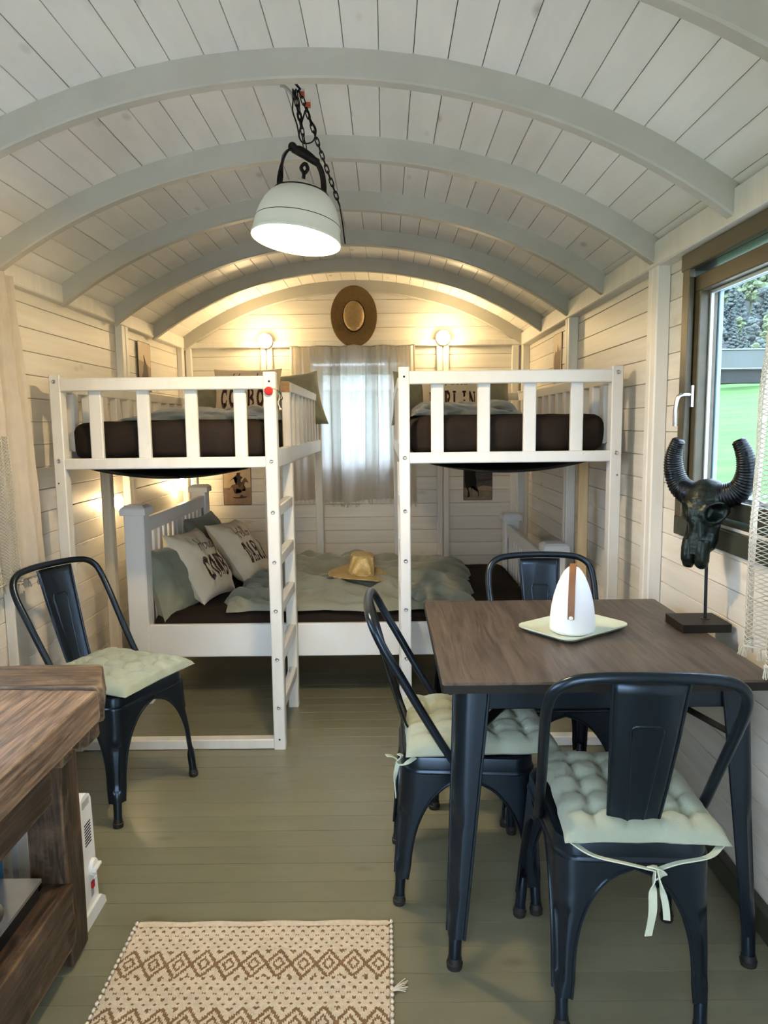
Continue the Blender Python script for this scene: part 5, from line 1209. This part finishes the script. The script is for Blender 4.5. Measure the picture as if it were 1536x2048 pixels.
# ---------------------------------------------------------------- outside
M['grass'] = simple('meadow_grass', (.055,.175,.022,1), .9, var=.35, scale=.6, dark=(.026,.092,.012,1), stretch=(.35,1.2,1)); M['hill'] = simple('forest_floor', (.035,.055,.055,1), .95, var=.4, scale=.1)
def gz(x, y):
    d = max(0, math.hypot(x,y)-24); s_ = max(0, y)/(abs(y)+abs(x)*.2+1)
    return -.9 + .000*d + (.075*d + .0003*d*d)*sstep(0,.6,s_) + .12*fbm(x*.05,y*.05,2)
mw = MB().grid(lambda u,v: (lerp(-90,150,u), lerp(-60,96,v), gz(lerp(-90,150,u), lerp(-60,96,v))-.02), 60, 50).build('meadow', M['grass'], None, 179); tag(mw, 'bright green meadow rising outside the window', 'meadow', kind='structure')
M['bounce'] = simple('pale_bounce_ground', (.50,.48,.45,1), .95, var=.25, scale=6, bump=.4, bscale=40)  # unseen pale ground, added to bounce neutral daylight indoors
gv = MB().grid(lambda u,v: (lerp(-9,9,u), lerp(-16,11,v), -.80 + .01*fbm(u*9,v*9,1)), 30, 30).build('bounce_ground', M['bounce'], None, 179); tag(gv, 'pale gravel ground added around the wagon to reflect daylight', 'yard', kind='structure')
def hz(x, y): return y*(.085+.215*max(0,(y-85))/265) + 3*fbm(x*.02,y*.02,5)
hl = MB().grid(lambda u,v: (lerp(0,330,u), lerp(84,400,v), hz(lerp(0,330,u), lerp(84,400,v))-1.0), 30, 30).build('wooded_hillside', M['hill'], None, 179); tag(hl, 'dark wooded hillside above the meadow', 'hill', kind='structure')
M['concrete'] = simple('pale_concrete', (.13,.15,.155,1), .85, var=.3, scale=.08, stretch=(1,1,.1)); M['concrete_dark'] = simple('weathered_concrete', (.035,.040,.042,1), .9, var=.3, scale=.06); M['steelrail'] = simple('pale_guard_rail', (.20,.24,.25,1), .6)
vd = thing('road_viaduct', 'pale concrete road viaduct with parapet beyond the meadow', 'viaduct', (45,78,4.2)); v0 = vd.location
for i in range(9):
    x0 = 4+10*i
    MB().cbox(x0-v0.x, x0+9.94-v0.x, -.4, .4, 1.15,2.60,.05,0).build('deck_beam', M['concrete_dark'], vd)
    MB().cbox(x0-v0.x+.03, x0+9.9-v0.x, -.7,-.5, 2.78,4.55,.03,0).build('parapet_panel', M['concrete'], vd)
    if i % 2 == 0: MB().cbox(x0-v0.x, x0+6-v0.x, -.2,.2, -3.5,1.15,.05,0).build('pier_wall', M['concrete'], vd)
for z in (2.62,4.58): MB().cbox(4-v0.x,94-v0.x,-.8,-.45,z,z+.15,.02,0).build('guard_rail', M['steelrail'], vd)
def conifer(seed, blobs=44):
    random.seed(seed); mb = MB(); mb.tube([(0,0,-1.5),(0,0,6)], .22, 6)
    for b in range(blobs):
        h = (b+random.random())/blobs; a = b*2.4+random.uniform(-.4,.4); R_ = 2.3*(1-h)**.85+.12; c = (R_*.72*math.cos(a), R_*.72*math.sin(a), 1.0+10.5*h); s0 = len(mb.v)
        r = .42+.75*(1-h); mb.ball(c, (r,r,r*.62), 6, 4)
        mb.v[s0:] = [(x+random.uniform(-.2,.2), y+random.uniform(-.2,.2), z+random.uniform(-.22,.22)) for x,y,z in mb.v[s0:]]
    return mb
def leafy(seed, blobs=26):
    random.seed(seed); mb = MB(); mb.tube([(0,0,-1.5),(0,0,4)], .25, 6)
    for b in range(blobs):
        a = random.uniform(0,6.28); h = random.uniform(.15,1); rr = 2.6*math.sin(PI*h**.8)**.7; c = (rr*.8*math.cos(a), rr*.8*math.sin(a), 2+8*h); s0 = len(mb.v)
        r = random.uniform(.7,1.25); mb.ball(c, (r,r,r*.85), 7, 5)
        mb.v[s0:] = [(x+random.uniform(-.25,.25), y+random.uniform(-.25,.25), z+random.uniform(-.25,.25)) for x,y,z in mb.v[s0:]]
    return mb
M['fir'] = simple('hazy_blue_green_fir', (.070,.105,.105,1), .9, var=.45, scale=.6); M['fir2'] = simple('hazy_grey_green_fir', (.10,.135,.13,1), .9, var=.4, scale=.6); M['leaf'] = simple('pale_green_leaves', (.15,.21,.115,1), .9, var=.4, scale=.8)  # bluish distance haze is mixed into the fir colours
TREES = [(conifer(1).mesh('fir_tree',M['fir']), 'dark fir tinted blue green for haze', 'fir_tree'), (conifer(2,36).mesh('fir_tree',M['fir2']), 'fir tinted grey green for haze', 'fir_tree'), (leafy(3).mesh('leafy_tree',M['leaf']), 'pale green leafy tree among firs', 'leafy_tree'), (leafy(4).mesh('leafy_tree',M['fir2']), 'leafy tree tinted grey green for haze among firs', 'leafy_tree')]
random.seed(5); y = 92.0
while y < 345:
    n = int(y*.26/ (3.1+y*.017)) + 1
    for i in range(n):
        t = .36 + .26*(i+random.uniform(.1,.9))/n; x = y*t; yy = y + random.uniform(-2.5,2.5)
        k = random.choices((0,1,2,3), (4,4,2,4))[0]; me, lab, nm = TREES[k]
        o = bpy.data.objects.new(nm, me); link(o); s_ = random.uniform(.8,1.15)*(.42+.55*sstep(90,220,y)); o.scale = (s_*1.05,s_*1.05,s_); o.location = (x, yy, hz(x,yy)-1.2); o.rotation_euler = (0,0,random.uniform(0,6.28))
        band = ('in the lowest rows just above the viaduct' if y < 135 else 'halfway up the hillside' if y < 215 else 'high on the hillside')
        tag(o, lab + ' ' + band, 'tree', 'trees on the wooded hillside ' + band)
    y += 2.2 + y*.036
M['fencewood'] = simple('pale_weathered_post', (.25,.26,.25,1), .8, var=.2, scale=6)
fn_ = thing('meadow_fence', 'low pale wooden fence at the foot of the window view', 'fence', (7.0,14.0,-.9))
for k in range(7): MB().cbox(-3+1.0*k-.05,-3+1.0*k+.05,-.05,.05,-.1,.98+.1*((k*7)%3),.01,2).build('fence_post', M['fencewood'], fn_)
for z in (.45,.78): MB().cbox(-3.2,3.2,-.075,-.052,z,z+.07,.005).build('fence_rail', M['fencewood'], fn_)
